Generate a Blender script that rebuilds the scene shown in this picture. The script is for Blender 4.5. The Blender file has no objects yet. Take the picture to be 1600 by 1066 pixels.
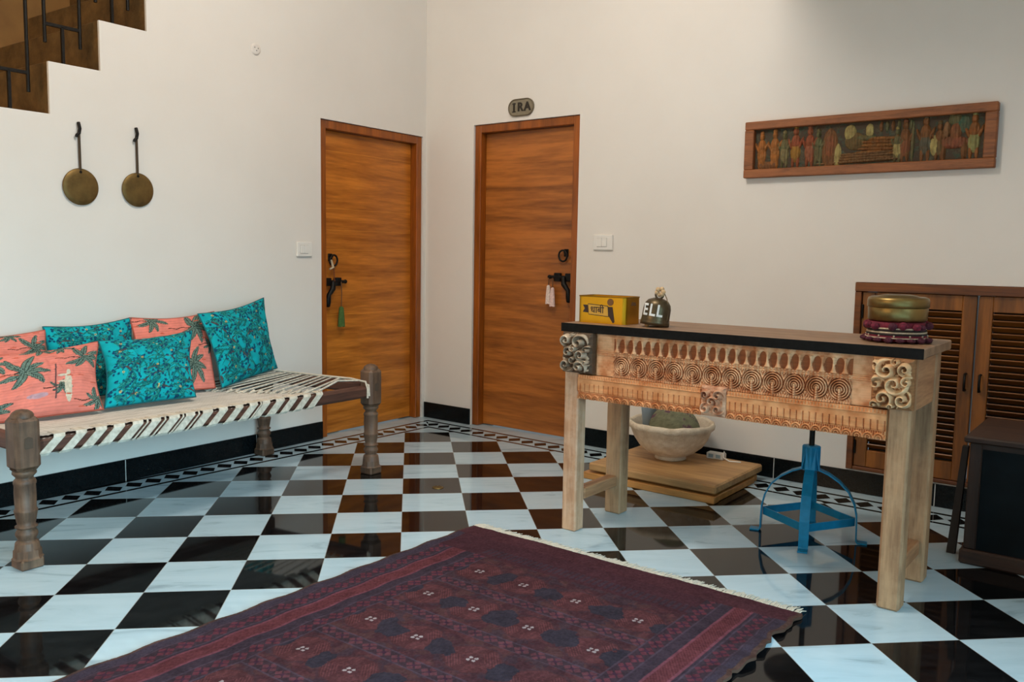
import bpy, math, random
import numpy as np
from mathutils import Matrix, Vector

random.seed(7); rng = np.random.default_rng(7)
C = bpy.context.scene.collection
scene = bpy.context.scene
PI = math.pi
T = 0.30                                            # side of one floor tile

# ------------------------------------------------------------------ camera
cam = bpy.data.cameras.new('camera'); cam.sensor_width = 36.0; cam.lens = 36.0*1330.6/1600
cam_ob = bpy.data.objects.new('camera', cam); C.objects.link(cam_ob)
_r = Vector((.99298572, -.11709741, .01635725)); _d = Vector((.00445947, -.10115504, -.99486066)); _f = Vector((.11815022, .98795539, -.09992331))
cam_ob.matrix_world = Matrix(((_r.x, -_d.x, -_f.x, .037), (_r.y, -_d.y, -_f.y, -5.45), (_r.z, -_d.z, -_f.z, 1.212), (0, 0, 0, 1)))
cam.clip_start = .05
scene.camera = cam_ob

# ------------------------------------------------------------------ frames of the two walls
A = Vector((.141, .876, 0))                         # room corner on the floor
dR = Vector((.71415, -.69999, 0)); nR = Vector((-.69999, -.71415, 0))
dL = Vector((-.67469, -.73810, 0)); nL = Vector((.73810, -.67469, 0))
ROT_R = math.atan2(dR.y, dR.x); ROT_L = math.atan2(-dL.y, -dL.x)
def wr(s, o=0, z=0): return A + dR*s + nR*o + Vector((0, 0, z))
def wl(s, o=0, z=0): return A + dL*s + nL*o + Vector((0, 0, z))
TF = Vector((.7595, -1.8485, 0))
def tp(s, d, z=0): return TF + dR*s - nR*d + Vector((0, 0, z))

# ------------------------------------------------------------------ world, light, exposure
world = bpy.data.worlds.new('world'); scene.world = world; world.use_nodes = True
bg = world.node_tree.nodes['Background']; bg.inputs[0].default_value = (.55, .80, 1.0, 1); bg.inputs[1].default_value = .5
def area(name, loc, target, sx, sy, power, col):
    l = bpy.data.lights.new(name, 'AREA'); l.shape = 'RECTANGLE'; l.size = sx; l.size_y = sy; l.energy = power; l.color = col
    o = bpy.data.objects.new(name, l); C.objects.link(o); o.location = loc
    o.rotation_euler = (Vector(target) - Vector(loc)).to_track_quat('-Z', 'Y').to_euler(); return o
ROOM = 6.0
area('daylight_side_opening', wr(ROOM - .05, 4.3, 1.2), wr(4.52, 4.3, 0), 3.0, 1.9, 156, (0.47, 0.84, 1.0)).data.spread = 1.7
area('daylight_rear_window', wr(1.0, ROOM - .05, 1.9), wr(1.0, 0, 1.6), 1.8, 1.2, 38, (1, 0.6, 0.26))
lamp = bpy.data.lights.new('ceiling_lamp_glow', 'POINT'); lamp.energy = 104; lamp.color = (1, 0.92, 0.85); lamp.shadow_soft_size = .25
lo = bpy.data.objects.new('ceiling_lamp_glow', lamp); C.objects.link(lo); lo.location = wr(2.35, 2.45, 3.4)
scene.view_settings.view_transform = 'Standard'; scene.view_settings.look = 'None'
scene.view_settings.exposure = 0.0; scene.view_settings.gamma = 1.0; scene.view_settings.use_curve_mapping = False
scene.cycles.use_denoising = True
scene.cycles.max_bounces = 8

# ------------------------------------------------------------------ mesh helpers
class MB:
    def __init__(s): s.v = []; s.f = []; s.sm = []
    def add(s, vs, fs, smooth=False):
        b = len(s.v); s.v += [tuple(p) for p in vs]; s.f += [tuple(i + b for i in f) for f in fs]; s.sm += [smooth]*len(fs); return s
    def box(s, x0, x1, y0, y1, z0, z1, bev=0.0, m=None):
        if bev <= 0:
            vs = [(x, y, z) for z in (z0, z1) for x, y in ((x0, y0), (x1, y0), (x1, y1), (x0, y1))]
            fs = [(3, 2, 1, 0), (4, 5, 6, 7), (0, 1, 5, 4), (1, 2, 6, 5), (2, 3, 7, 6), (3, 0, 4, 7)]
        else:
            b = min(bev, (x1-x0)*.45, (y1-y0)*.45, (z1-z0)*.45)
            X = (x0, x0+b, x1-b, x1); Y = (y0, y0+b, y1-b, y1); Z = (z0, z0+b, z1-b, z1)
            vs = []; idx = {}
            for i in (0, 1):                    # 24 vertices, three per corner
                for j in (0, 1):
                    for k in (0, 1):
                        xo, xi = (X[0], X[1]) if i == 0 else (X[3], X[2]); yo, yi = (Y[0], Y[1]) if j == 0 else (Y[3], Y[2]); zo, zi = (Z[0], Z[1]) if k == 0 else (Z[3], Z[2])
                        for a, p in (('x', (xo, yi, zi)), ('y', (xi, yo, zi)), ('z', (xi, yi, zo))): idx[i, j, k, a] = len(vs); vs.append(p)
            fs = []
            cx, cy, cz = (x0+x1)/2, (y0+y1)/2, (z0+z1)/2
            def q(*ids):
                P = [Vector(vs[i]) for i in ids]; n = (P[1]-P[0]).cross(P[2]-P[0]); c = sum(P, Vector())/len(P) - Vector((cx, cy, cz))
                fs.append(tuple(ids) if n.dot(c) > 0 else tuple(reversed(ids)))
            for t in (0, 1):
                q(*[idx[t, j, k, 'x'] for j, k in ((0, 0), (1, 0), (1, 1), (0, 1))]); q(*[idx[i, t, k, 'y'] for i, k in ((0, 0), (1, 0), (1, 1), (0, 1))]); q(*[idx[i, j, t, 'z'] for i, j in ((0, 0), (1, 0), (1, 1), (0, 1))])
                for u in (0, 1):
                    q(idx[t, u, 0, 'x'], idx[t, u, 1, 'x'], idx[t, u, 1, 'y'], idx[t, u, 0, 'y']); q(idx[t, 0, u, 'x'], idx[t, 1, u, 'x'], idx[t, 1, u, 'z'], idx[t, 0, u, 'z']); q(idx[0, t, u, 'y'], idx[1, t, u, 'y'], idx[1, t, u, 'z'], idx[0, t, u, 'z'])
                    for w in (0, 1): q(idx[t, u, w, 'x'], idx[t, u, w, 'y'], idx[t, u, w, 'z'])
        if m is not None: vs = [m @ Vector(p) for p in vs]
        return s.add(vs, fs)
    def lathe(s, prof, n=32, c=(0, 0), m=None, cap=True, smooth=True, ph=0.0, sq=None):
        vs = []; fs = []; K = len(prof)
        for r, z in prof:
            for i in range(n):
                a = 2*PI*i/n + ph; vs.append((c[0] + r*math.cos(a), c[1] + r*math.sin(a), z))
        for k in range(K-1):
            for i in range(n): j = (i+1) % n; fs.append((k*n+i, k*n+j, k*n+n+j, k*n+n+i))
        if m is not None: vs = [m @ Vector(p) for p in vs]
        s.add(vs, fs, smooth)
        if cap: s.add(vs[:n], [tuple(range(n-1, -1, -1))]); s.add(vs[-n:], [tuple(range(n))])
        return s
    def tube(s, pts, r, n=10, closed=False, cap=True, flat=None, smooth=True):
        pts = [Vector(p) for p in pts]; K = len(pts); rs = r if isinstance(r, (list, tuple)) else [r]*K
        up = Vector((0, 0, 1)); vs = []; fs = []; prev = None
        for k in range(K):
            t = (pts[(k+1) % K] - pts[k-1]) if closed else (pts[min(k+1, K-1)] - pts[max(k-1, 0)])
            t.normalize()
            if prev is None: a = up.cross(t); a = a if a.length > .05 else Vector((1, 0, 0)); a.normalize()
            else: a = prev - t*prev.dot(t); a.normalize()
            prev = a; b = t.cross(a)
            for i in range(n):
                w = 2*PI*i/n
                if flat: ca, sa = flat; vs.append(pts[k] + a*ca*math.cos(w) + b*sa*math.sin(w))
                else: vs.append(pts[k] + (a*math.cos(w) + b*math.sin(w))*rs[k])
        for k in range(K if closed else K-1):
            k2 = (k+1) % K
            for i in range(n): j = (i+1) % n; fs.append((k*n+i, k*n+j, k2*n+j, k2*n+i))
        s.add(vs, fs, smooth)
        if cap and not closed: s.add(vs[:n], [tuple(range(n-1, -1, -1))]); s.add(vs[-n:], [tuple(range(n))])
        return s
    def strip(s, pts, w, t, side):              # flat bar of width w along 'side' and thickness t, bent along pts
        pts = [Vector(p) for p in pts]; side = Vector(side).normalized(); vs = []; fs = []; K = len(pts)
        for k in range(K):
            tg = (pts[min(k+1, K-1)] - pts[max(k-1, 0)]).normalized(); nn = side.cross(tg).normalized()
            for a, b in ((-1, -1), (1, -1), (1, 1), (-1, 1)): vs.append(pts[k] + side*a*w/2 + nn*b*t/2)
        for k in range(K-1):
            for i in range(4): j = (i+1) % 4; fs.append((k*4+i, k*4+j, k*4+4+j, k*4+4+i))
        fs += [(3, 2, 1, 0), tuple(range(K*4-4, K*4))]
        return s.add(vs, fs)
    def prism(s, poly, y0, y1, m=None):         # polygon in x,z (counter-clockwise seen from -y), extruded along y
        n = len(poly); vs = [(x, y0, z) for x, z in poly] + [(x, y1, z) for x, z in poly]
        fs = [tuple(range(n)), tuple(range(2*n-1, n-1, -1))] + [(i, i+n, (i+1) % n + n, (i+1) % n) for i in range(n)]
        if m is not None: vs = [m @ Vector(p) for p in vs]
        return s.add(vs, fs)
    def sphere(s, c, r, n=14, sc=(1, 1, 1)):
        prof = [(math.sin(PI*k/n), -math.cos(PI*k/n)) for k in range(n+1)]; prof[0] = (.02, -1); prof[-1] = (.02, 1)
        m = Matrix.Translation(c) @ Matrix.Diagonal((r*sc[0], r*sc[1], r*sc[2], 1)); return s.lathe(prof, n+6, m=m)
    def build(s, name, mat, parent=None):
        me = bpy.data.meshes.new(name); me.from_pydata(s.v, [], s.f); me.polygons.foreach_set('use_smooth', s.sm); me.materials.append(mat); me.update()
        return link(name, me, parent)
def link(name, me, parent=None):
    o = bpy.data.objects.new(name, me); C.objects.link(o)
    if parent is not None: o.parent = parent
    return o
def grid(name, P, mat, parent=None, col=None, smooth=True, wrap=False, extra=None):
    """P: n x m x 3 array; col: n x m x 3 pigment (linear)"""
    n, m = P.shape[:2]; me = bpy.data.meshes.new(name)
    i = np.arange((n-1)*(m-1)); a = (i//(m-1))*m + i % (m-1)
    F = np.stack([a, a+1, a+m+1, a+m], 1); V = P.reshape(-1, 3)
    cl = None if col is None else col.reshape(-1, 3)
    if extra is not None:                       # more grids joined into the same mesh: list of (P, col)
        for P2, c2 in extra:
            n2, m2 = P2.shape[:2]; i = np.arange((n2-1)*(m2-1)); a = (i//(m2-1))*m2 + i % (m2-1)
            F = np.vstack([F, np.stack([a, a+1, a+m2+1, a+m2], 1) + len(V)]); V = np.vstack([V, P2.reshape(-1, 3)])
            if cl is not None: cl = np.vstack([cl, c2.reshape(-1, 3)])
    me.vertices.add(len(V)); me.vertices.foreach_set('co', V.astype(np.float32).ravel())
    me.loops.add(F.size); me.loops.foreach_set('vertex_index', F.astype(np.int32).ravel())
    me.polygons.add(len(F)); me.polygons.foreach_set('loop_start', (np.arange(len(F))*4).astype(np.int32))
    me.polygons.foreach_set('use_smooth', np.full(len(F), smooth)); me.update(calc_edges=True)
    if cl is not None:
        at = me.color_attributes.new('pigment', 'FLOAT_COLOR', 'POINT')
        at.data.foreach_set('color', np.hstack([cl, np.ones((len(cl), 1))]).astype(np.float32).ravel())
    me.materials.append(mat); me.validate()
    return link(name, me, parent)
def tag(o, label, cat=None, group=None):
    o['label'] = label
    if cat: o['category'] = cat
    if group: o['group'] = group
    return o
def struct(o): o['kind'] = 'structure'; return o
def empty(name, loc, rz=0.0, label=None, cat=None, group=None):
    o = bpy.data.objects.new(name, None); C.objects.link(o); o.location = loc; o.rotation_euler = (0, 0, rz); o.empty_display_size = .05
    if label: tag(o, label, cat, group)
    return o
def copy_tree(o, parent=None):
    c = o.copy(); C.objects.link(c)
    if parent is not None: c.parent = parent
    for ch in [x for x in bpy.data.objects if x.parent == o]: copy_tree(ch, c)
    return c
def text_mesh(name, s, size, depth, mat, parent, loc, rot=(PI/2, 0, 0), sx=1.0, bold=0.0, space=1.0):
    cu = bpy.data.curves.new(name, 'FONT'); cu.body = s; cu.size = size; cu.extrude = depth; cu.align_x = 'CENTER'; cu.align_y = 'CENTER'; cu.offset = bold; cu.space_character = space
    t = bpy.data.objects.new(name, cu); C.objects.link(t)
    me = bpy.data.meshes.new_from_object(t.evaluated_get(bpy.context.evaluated_depsgraph_get()))
    bpy.data.objects.remove(t); me.name = name; me.materials.clear(); me.materials.append(mat)
    o = link(name, me, parent); o.location = loc; o.rotation_euler = rot; o.scale = (sx, 1, 1); return o

# ------------------------------------------------------------------ material helpers
def srgb(r, g, b):
    f = lambda c: c/12.92 if c <= .04045 else ((c+.055)/1.055)**2.4
    return (f(r/255), f(g/255), f(b/255))
class NT:
    def __init__(s, name, rough=.5, metal=0.0, spec=.5):
        s.m = bpy.data.materials.new(name); s.m.use_nodes = True; s.t = s.m.node_tree; s.n = s.t.nodes; s.b = s.n['Principled BSDF']
        s.b.inputs['Roughness'].default_value = rough; s.b.inputs['Metallic'].default_value = metal; s.b.inputs['Specular IOR Level'].default_value = spec
    def put(s, sock, v):
        if isinstance(v, bpy.types.NodeSocket): s.t.links.new(v, sock)
        elif isinstance(v, (tuple, list)) and len(v) == 3 and sock.type == 'RGBA': sock.default_value = (*v, 1)
        else: sock.default_value = v
    def coord(s, kind='Object'): return s.n.new('ShaderNodeTexCoord').outputs[kind]
    def pos(s): return s.n.new('ShaderNodeNewGeometry').outputs['Position']
    def map(s, vec, scale=(1, 1, 1), rot=(0, 0, 0), loc=(0, 0, 0)):
        n = s.n.new('ShaderNodeMapping'); s.put(n.inputs['Vector'], vec); n.inputs['Scale'].default_value = scale; n.inputs['Rotation'].default_value = rot; n.inputs['Location'].default_value = loc; return n.outputs[0]
    def noise(s, vec, scale, detail=3.0, rough=.55, dist=0.0):
        n = s.n.new('ShaderNodeTexNoise'); s.put(n.inputs['Vector'], vec); n.inputs['Scale'].default_value = scale; n.inputs['Detail'].default_value = detail; n.inputs['Roughness'].default_value = rough; n.inputs['Distortion'].default_value = dist; return n.outputs['Fac']
    def ramp(s, fac, stops):
        n = s.n.new('ShaderNodeValToRGB'); s.put(n.inputs[0], fac); e = n.color_ramp.elements
        while len(e) < len(stops): e.new(.5)
        for el, (p, c) in zip(e, stops): el.position = p; el.color = (*c, 1) if len(c) == 3 else c
        return n.outputs[0]
    def mix(s, f, a, b, mode='MIX'):
        n = s.n.new('ShaderNodeMix'); n.data_type = 'RGBA'; n.blend_type = mode; s.put(n.inputs[0], f); s.put(n.inputs[6], a); s.put(n.inputs[7], b); return n.outputs[2]
    def math(s, op, a, b=0.0, c=0.0, clamp=False):
        n = s.n.new('ShaderNodeMath'); n.operation = op; n.use_clamp = clamp
        for i, v in enumerate((a, b, c)): s.put(n.inputs[i], v)
        return n.outputs[0]
    def sep(s, v): n = s.n.new('ShaderNodeSeparateXYZ'); s.put(n.inputs[0], v); return n.outputs
    def comb(s, x, y, z): n = s.n.new('ShaderNodeCombineXYZ'); s.put(n.inputs[0], x); s.put(n.inputs[1], y); s.put(n.inputs[2], z); return n.outputs[0]
    def bump(s, h, strength=.3, dist=.01):
        n = s.n.new('ShaderNodeBump'); s.put(n.inputs['Height'], h); n.inputs['Strength'].default_value = strength; n.inputs['Distance'].default_value = dist; s.t.links.new(n.outputs[0], s.b.inputs['Normal']); return s
    def base(s, v): s.put(s.b.inputs['Base Color'], v); return s
    def rough(s, v): s.put(s.b.inputs['Roughness'], v); return s
def plain(name, col, rough=.5, metal=0.0, var=.12, scale=20.0, bump=.0, spec=.5):
    k = NT(name, rough, metal, spec); f = k.noise(k.coord(), scale, 4)
    k.base(k.ramp(f, [(.25, tuple(c*(1-var) for c in col)), (.75, tuple(min(1, c*(1+var)) for c in col))]))
    if bump: k.bump(f, bump, .004)
    return k.m
def wood(name, dark, light, axis='x', rough=.5, grain=1.0, pale=None, pale_amt=.5, bump=.15, lines=None):
    k = NT(name, rough); co = k.coord()
    st = {'x': (1.2, 14, 14), 'y': (14, 1.2, 14), 'z': (14, 14, 1.2)}[axis]; fine = tuple(v*6 for v in st)
    a = k.noise(k.map(co, tuple(v*grain for v in st)), 1.0, 4, .6, .6); b = k.noise(k.map(co, tuple(v*grain for v in fine)), 1.0, 3, .6)
    f = k.math('MULTIPLY_ADD', b, .35, k.math('MULTIPLY', a, .75))
    mid = tuple((x+y)/2 for x, y in zip(dark, light))
    c = k.ramp(f, [(.34, dark), (.52, mid), (.68, light)])
    if pale is not None:
        p = k.noise(co, 9, 5, .65); c = k.mix(k.ramp(p, [(.5-.1*pale_amt, (0, 0, 0)), (.72, (pale_amt,)*3)]), c, pale)
    h = f
    if lines:                                   # saw kerfs between planks, at given heights along z
        z = k.sep(co)[2]; g = None
        for zz in lines:
            q = k.math('LESS_THAN', k.math('ABSOLUTE', k.math('SUBTRACT', z, zz)), .0016); g = q if g is None else k.math('MAXIMUM', g, q)
        c = k.mix(k.math('MULTIPLY', g, .35), c, tuple(min(1, v*1.9) for v in light))
        h = k.math('SUBTRACT', f, k.math('MULTIPLY', g, 2.0))
    k.base(c).bump(h, bump, .004); return k.m
def pig(name, rough=.8, bump_scale=0, bump=.2, spec=.3, metal=0.0):
    k = NT(name, rough, metal, spec); n = k.n.new('ShaderNodeVertexColor'); n.layer_name = 'pigment'
    k.base(n.outputs[0])
    if bump_scale: k.bump(k.noise(k.coord(), bump_scale, 3), bump, .002)
    return k

# plaster
k = NT('plaster', .75, spec=.25); co = k.pos(); f = k.noise(co, 1.6, 5, .6)
k.base(k.ramp(f, [(.3, (.77, .735, .69)), (.7, (.81, .775, .73))])).bump(k.noise(co, 60, 4), .05, .003); M_WALL = k.m
k = NT('ceiling_plaster', .8); k.base((.80, .72, .60)); M_CEIL = k.m
M_GRANITE = plain('black_granite', (.004, .006, .007), .22, var=.5, scale=200, spec=.18)
# floor: diagonal chequerboard of black and white marble inside a band of diamonds
k = NT('marble_floor', .045, spec=.33); p = k.pos(); xyz = k.sep(p)
X = k.math('DIVIDE', xyz[0], T); Y = k.math('DIVIDE', xyz[1], T)
fx = k.math('FLOOR', X); fy = k.math('FLOOR', Y)
par = k.math('FLOORED_MODULO', k.math('ADD', fx, fy), 2.0)            # 0: black
w = .3/math.sqrt(2)
qL = k.math('MULTIPLY', k.math('SUBTRACT', k.math('SUBTRACT', Y, X), 1.0), w)
qR = k.math('SUBTRACT', k.math('MULTIPLY', k.math('SUBTRACT', k.math('ADD', Y, X), 2.0), w), .02)
left = k.math('GREATER_THAN', qL, qR)
q = k.math('MAXIMUM', qL, qR)
aL = k.math('MULTIPLY', k.math('ADD', X, Y), w); aR = k.math('MULTIPLY', k.math('SUBTRACT', X, Y), w)
al = k.math('ADD', k.math('MULTIPLY', left, aL), k.math('MULTIPLY', k.math('SUBTRACT', 1.0, left), aR))
inside = k.math('LESS_THAN', q, .004)
def band(a, b): return k.math('MULTIPLY', k.math('GREATER_THAN', q, a), k.math('LESS_THAN', q, b))
pitch = .106
du = k.math('ABSOLUTE', k.math('SUBTRACT', k.math('FRACT', k.math('DIVIDE', al, pitch)), .5))
dv = k.math('ABSOLUTE', k.math('DIVIDE', k.math('SUBTRACT', q, .099), .140))
dia = k.math('LESS_THAN', k.math('ADD', du, dv), .44)
blackband = k.math('MAXIMUM', k.math('MAXIMUM', band(.004, .030), band(.168, .196)), k.math('MULTIPLY', dia, band(.03, .168)))
blk = k.math('ADD', k.math('MULTIPLY', inside, k.math('SUBTRACT', 1.0, par)), k.math('MULTIPLY', k.math('SUBTRACT', 1.0, inside), blackband))
cell = k.comb(k.math('MULTIPLY', fx, 7.31), k.math('MULTIPLY', fy, 3.77), k.math('MULTIPLY', k.math('ADD', fx, fy), 1.9))
va = k.n.new('ShaderNodeVectorMath'); va.operation = 'ADD'; k.put(va.inputs[0], k.map(p, (2.2, 9, 1), (0, 0, .35))); k.put(va.inputs[1], cell)
vein = k.noise(va.outputs[0], 1.0, 6, .6, 1.2)
tone = k.n.new('ShaderNodeTexWhiteNoise'); k.put(tone.inputs['Vector'], k.comb(fx, fy, 0.0))
white = k.ramp(vein, [(.30, (.30, .41, .49)), (.42, (.45, .61, .71)), (.6, (.50, .66, .76))])
white = k.mix(k.math('MULTIPLY', tone.outputs['Value'], .14), white, (.38, .50, .58))
black = k.ramp(k.noise(va.outputs[0], 2.5, 6, .7), [(.4, (.003, .003, .0035)), (.75, (.012, .012, .013))])
jx = k.math('ABSOLUTE', k.math('SUBTRACT', k.math('FRACT', k.math('ADD', X, .5)), .5)); jy = k.math('ABSOLUTE', k.math('SUBTRACT', k.math('FRACT', k.math('ADD', Y, .5)), .5))
joint = k.math('MULTIPLY', k.math('LESS_THAN', k.math('MINIMUM', jx, jy), .0035), inside)
c = k.mix(blk, white, black); c = k.mix(joint, c, (.33, .35, .35))
k.base(c); k.rough(k.math('MULTIPLY_ADD', k.noise(p, 5, 4), .03, .03)); M_FLOOR = k.m

D_DK, D_LT = srgb(136, 70, 10), srgb(214, 130, 44)
M_DOOR = wood('teak_door', D_DK, D_LT, 'x', .33, .8, bump=.06, lines=[.37, .80, 1.23, 1.36, 1.50, 1.87])
M_DOOR2 = wood('teak_door_plain', srgb(108, 58, 16), srgb(188, 112, 46), 'x', .36, .8, bump=.06)
M_FRAME = wood('teak_frame', srgb(100, 50, 8), srgb(166, 88, 20), 'z', .35, 1.0, bump=.06)
M_IRON = plain('blackened_iron', (.012, .011, .010), .45, .7, .4, 60, .1)
M_BRASS = plain('aged_brass', srgb(132, 110, 66), .36, .9, .35, 14, .03)
M_BRASS_D = plain('dull_brass', srgb(116, 94, 56), .48, .85, .4, 16, .04)
M_WHITE = plain('white_plastic', (.82, .80, .76), .35, var=.02)
M_GREYP = plain('grey_gap', (.25, .24, .22), .6)
M_STONE = NT('stair_stone', .55); f = M_STONE.noise(M_STONE.pos(), 9, 6, .7); M_STONE.base(M_STONE.ramp(f, [(.3, srgb(72, 52, 26)), (.7, srgb(128, 98, 56))])).bump(f, .5, .01); M_STONE = M_STONE.m

# ------------------------------------------------------------------ the room
HT = 3.7
fl = MB(); pts = [wr(-.3, -.3), wr(-.3, ROOM), wr(ROOM, ROOM), wr(ROOM, -.3)]
fl.add([(p.x, p.y, 0) for p in pts] + [(p.x, p.y, -.12) for p in pts], [(0, 1, 2, 3), (7, 6, 5, 4)] + [(i, i+4, (i+1) % 4 + 4, (i+1) % 4) for i in range(4)])
struct(tag(fl.build('floor', M_FLOOR), 'black and white diagonal chequered marble floor with a diamond border'))
ce = MB(); pts = [wr(-1.6, -.3), wr(-1.6, ROOM), wr(ROOM, ROOM), wr(ROOM, -.3)]
ce.add([(p.x, p.y, HT) for p in pts] + [(p.x, p.y, HT+.12) for p in pts], [(3, 2, 1, 0), (4, 5, 6, 7)] + [(i, (i+1) % 4, (i+1) % 4 + 4, i+4) for i in range(4)])
struct(tag(ce.build('ceiling', M_CEIL), 'plain pale ceiling'))

# left wall (frame: x = -s towards the corner, y into the wall, z up) with door opening and stepped stair profile
TH = .24
D1 = (.030, 1.000, 2.055)                          # door opening: s near corner, s far, height
steps = [(2.676, 1.844), (2.423, 2.088), (2.170, 2.332), (1.917, 2.576), (1.664, 2.82), (1.411, 3.06), (1.158, 3.30)]
wlw = empty('wall_left', A, ROT_L); struct(wlw); wlw['label'] = 'white plastered left wall ending in a stepped stair edge'
w1 = MB()
w1.box(-D1[0], TH, 0, TH, 0, HT); w1.box(-D1[1], -D1[0], 0, TH, D1[2], 3.30)
w1.box(-1.158, -D1[0], 0, TH, 3.30, HT)
SK = .014                                           # the plaster skin in front of the stone steps
w1.box(-1.158, -D1[1], 0, SK, 0, 3.30)
for (s_hi, _z), (s_lo, top) in zip([(ROOM, 0), (3.182, 0), (2.929, 0)] + steps[:-1], [(3.182, 1.36), (2.929, 1.60)] + steps): w1.box(-s_hi, -s_lo, 0, SK, 0, top)
w1.build('wall_face', M_WALL, wlw)
# right wall with door opening and the louvred niche
D2 = (.455, 1.330, 2.105); NI = (3.062, 4.20, .120, 1.105)
wrw = empty('wall_right', A, ROT_R); struct(wrw); wrw['label'] = 'white plastered right wall with door and louvred niche'
w2 = MB()
w2.box(0, D2[0], 0, TH, 0, HT); w2.box(D2[0], D2[1], 0, TH, D2[2], HT); w2.box(D2[1], NI[0], 0, TH, 0, HT)
w2.box(NI[0], NI[1], 0, TH, 0, NI[2]); w2.box(NI[0], NI[1], 0, TH, NI[3], HT); w2.box(NI[1], ROOM, 0, TH, 0, HT); w2.box(NI[0], NI[1], TH+.3, TH+.34, 0, NI[3]+.1)
w2.build('wall_face', M_WALL, wrw)
# side wall opposite the left wall, and rear wall behind the viewer, each with its daylight opening
wsd = empty('wall_side', wr(ROOM, 0), ROT_R - PI/2); struct(wsd); wsd['label'] = 'white wall with a wide daylight opening'
w3 = MB(); a, b, z0, z1 = 2.75, 5.85, .2, 2.2      # x runs along o
w3.box(-.3, a, 0, TH, 0, HT); w3.box(b, ROOM+.3, 0, TH, 0, HT); w3.box(a, b, 0, TH, 0, z0); w3.box(a, b, 0, TH, z1, HT)
w3.build('wall_face', M_WALL, wsd)
wre = empty('wall_rear', wr(ROOM, ROOM), ROT_R + PI); struct(wre); wre['label'] = 'white rear wall with a window'
w4 = MB(); a, b, z0, z1 = ROOM-1.95, ROOM-.05, 1.2, 2.6
w4.box(-.3, a, 0, TH, 0, HT); w4.box(b, ROOM+.3, 0, TH, 0, HT); w4.box(a, b, 0, TH, 0, z0); w4.box(a, b, 0, TH, z1, HT)
w4.build('wall_face', M_WALL, wre)
wlo = empty('wall_stairwell', A, ROT_L); struct(wlo); wlo['label'] = 'brown far wall of the stairwell'
k = NT('stairwell_plaster', .6); f = k.noise(k.pos(), 2.5, 5); k.base(k.ramp(f, [(.3, srgb(120, 84, 36)), (.7, srgb(168, 124, 62))])); M_SW = k.m
MB().box(-ROOM, .3, 1.25, 1.35, 0, HT).build('wall_face', M_SW, wlo)

wpi = empty('shading_pier', wr(4.62, 0), ROT_R); struct(wpi); wpi['label'] = 'unseen white pier added on the right wall to block side daylight'
MB().box(0, .24, -1.7, -.001, 0, 2.869).build('wall_face', M_WALL, wpi)  # unseen pier, added to keep side daylight off the wall's right end

lnd = MB(); pts = [wr(2.55, .001), wr(2.55, 1.6), wr(ROOM-.001, 1.6), wr(ROOM-.001, .001)]
lnd.add([(p.x, p.y, 2.87) for p in pts] + [(p.x, p.y, 3.02) for p in pts], [(3, 2, 1, 0), (4, 5, 6, 7)] + [(i, (i+1) % 4, (i+1) % 4 + 4, i+4) for i in range(4)])
struct(tag(lnd.build('ceiling_landing', M_CEIL), 'upper landing slab running along the right wall'))

# baseboards
def baseboard(name, fr, rot, segs, joints, label):
    e = empty(name, fr, rot); struct(e); e['label'] = label
    m = MB(); j = MB()
    for a, b in segs: m.box(a, b, -.012, 0, .001, .115, .002)
    for x in joints: j.box(x-.002, x+.002, -.0125, -.010, .001, .114)
    m.build('granite_strip', M_GRANITE, e); j.build('joint', plain(name + '_grout', (.55, .55, .53), .8), e)
baseboard('baseboard_left', A, ROT_L, [(-5.2, -1.003)], [-1.53, -2.36, -3.2], 'black granite baseboard along the left wall')
baseboard('baseboard_right', A, ROT_R, [(.004, .450), (1.335, 4.615)], [2.68, 3.5], 'black granite baseboard along the right wall')

# ------------------------------------------------------------------ stairs behind the left wall
st = empty('staircase', A, ROT_L, 0); tag(st, 'brown stone staircase climbing behind the stepped edge of the left wall', 'staircase')
allsteps = [(3.182, 1.36), (2.929, 1.60)] + steps
for i in range(len(allsteps)-1):
    s0, z0 = allsteps[i]; z1 = allsteps[i+1][1]
    MB().box(-s0, -allsteps[i+1][0]+.03, SK+.001, 1.249, z0-.20, z1, .004).build('step', M_STONE, st)
rl = empty('stair_railing', A, ROT_L); tag(rl, 'dark iron stair railing of paired bars on short posts at upper left', 'railing')
for i in range(1, 8):
    s0 = allsteps[i][0]; tread = allsteps[i+1][1]; y = .05; xl, xr = -s0+.013, -s0+.182
    if tread > 3.1: break
    MB().box(xl+.077, xl+.090, y-.007, y+.007, tread+.001, tread+.182).build('post', M_IRON, rl)
    MB().box(xl, xr, y-.007, y+.007, tread+.175, tread+.190).build('crossbar', M_IRON, rl)
    for x in (xl, xr): MB().tube([(x, y, tread+.095), (x, y, min(tread+1.0, HT-.02))], .0085, 10).build('bar', M_IRON, rl)

# ------------------------------------------------------------------ doors
def door(name, frm, x0, x1, H, mat, hinge_left, label):
    """x0..x1 opening in the wall frame; x to the right, y into the wall"""
    e = empty(name, frm[0], frm[1]); struct(e); e['label'] = label
    fr = MB(); w = .055
    fr.box(x0+.002, x0+w, .012, .17, .002, H-.002, .003); fr.box(x1-w, x1-.002, .012, .17, .002, H-.002, .003); fr.box(x0+w, x1-w, .012, .17, H-w, H-.002, .003)
    fr.box(x0+w, x0+w+.016, .105, .17, .002, H-w, .002); fr.box(x1-w-.016, x1-w, .105, .17, .002, H-w, .002)
    fr.build('door_frame', M_FRAME, e)
    MB().box(x0+w+.002, x1-w-.002, .068, .104, .008, H-w-.002, .002).build('door_leaf', mat, e)
    return e
d1 = door('door_1', (A, ROT_L), -D1[1], -D1[0], D1[2], M_DOOR, True, 'teak plank door in the left wall beside the room corner')
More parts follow.
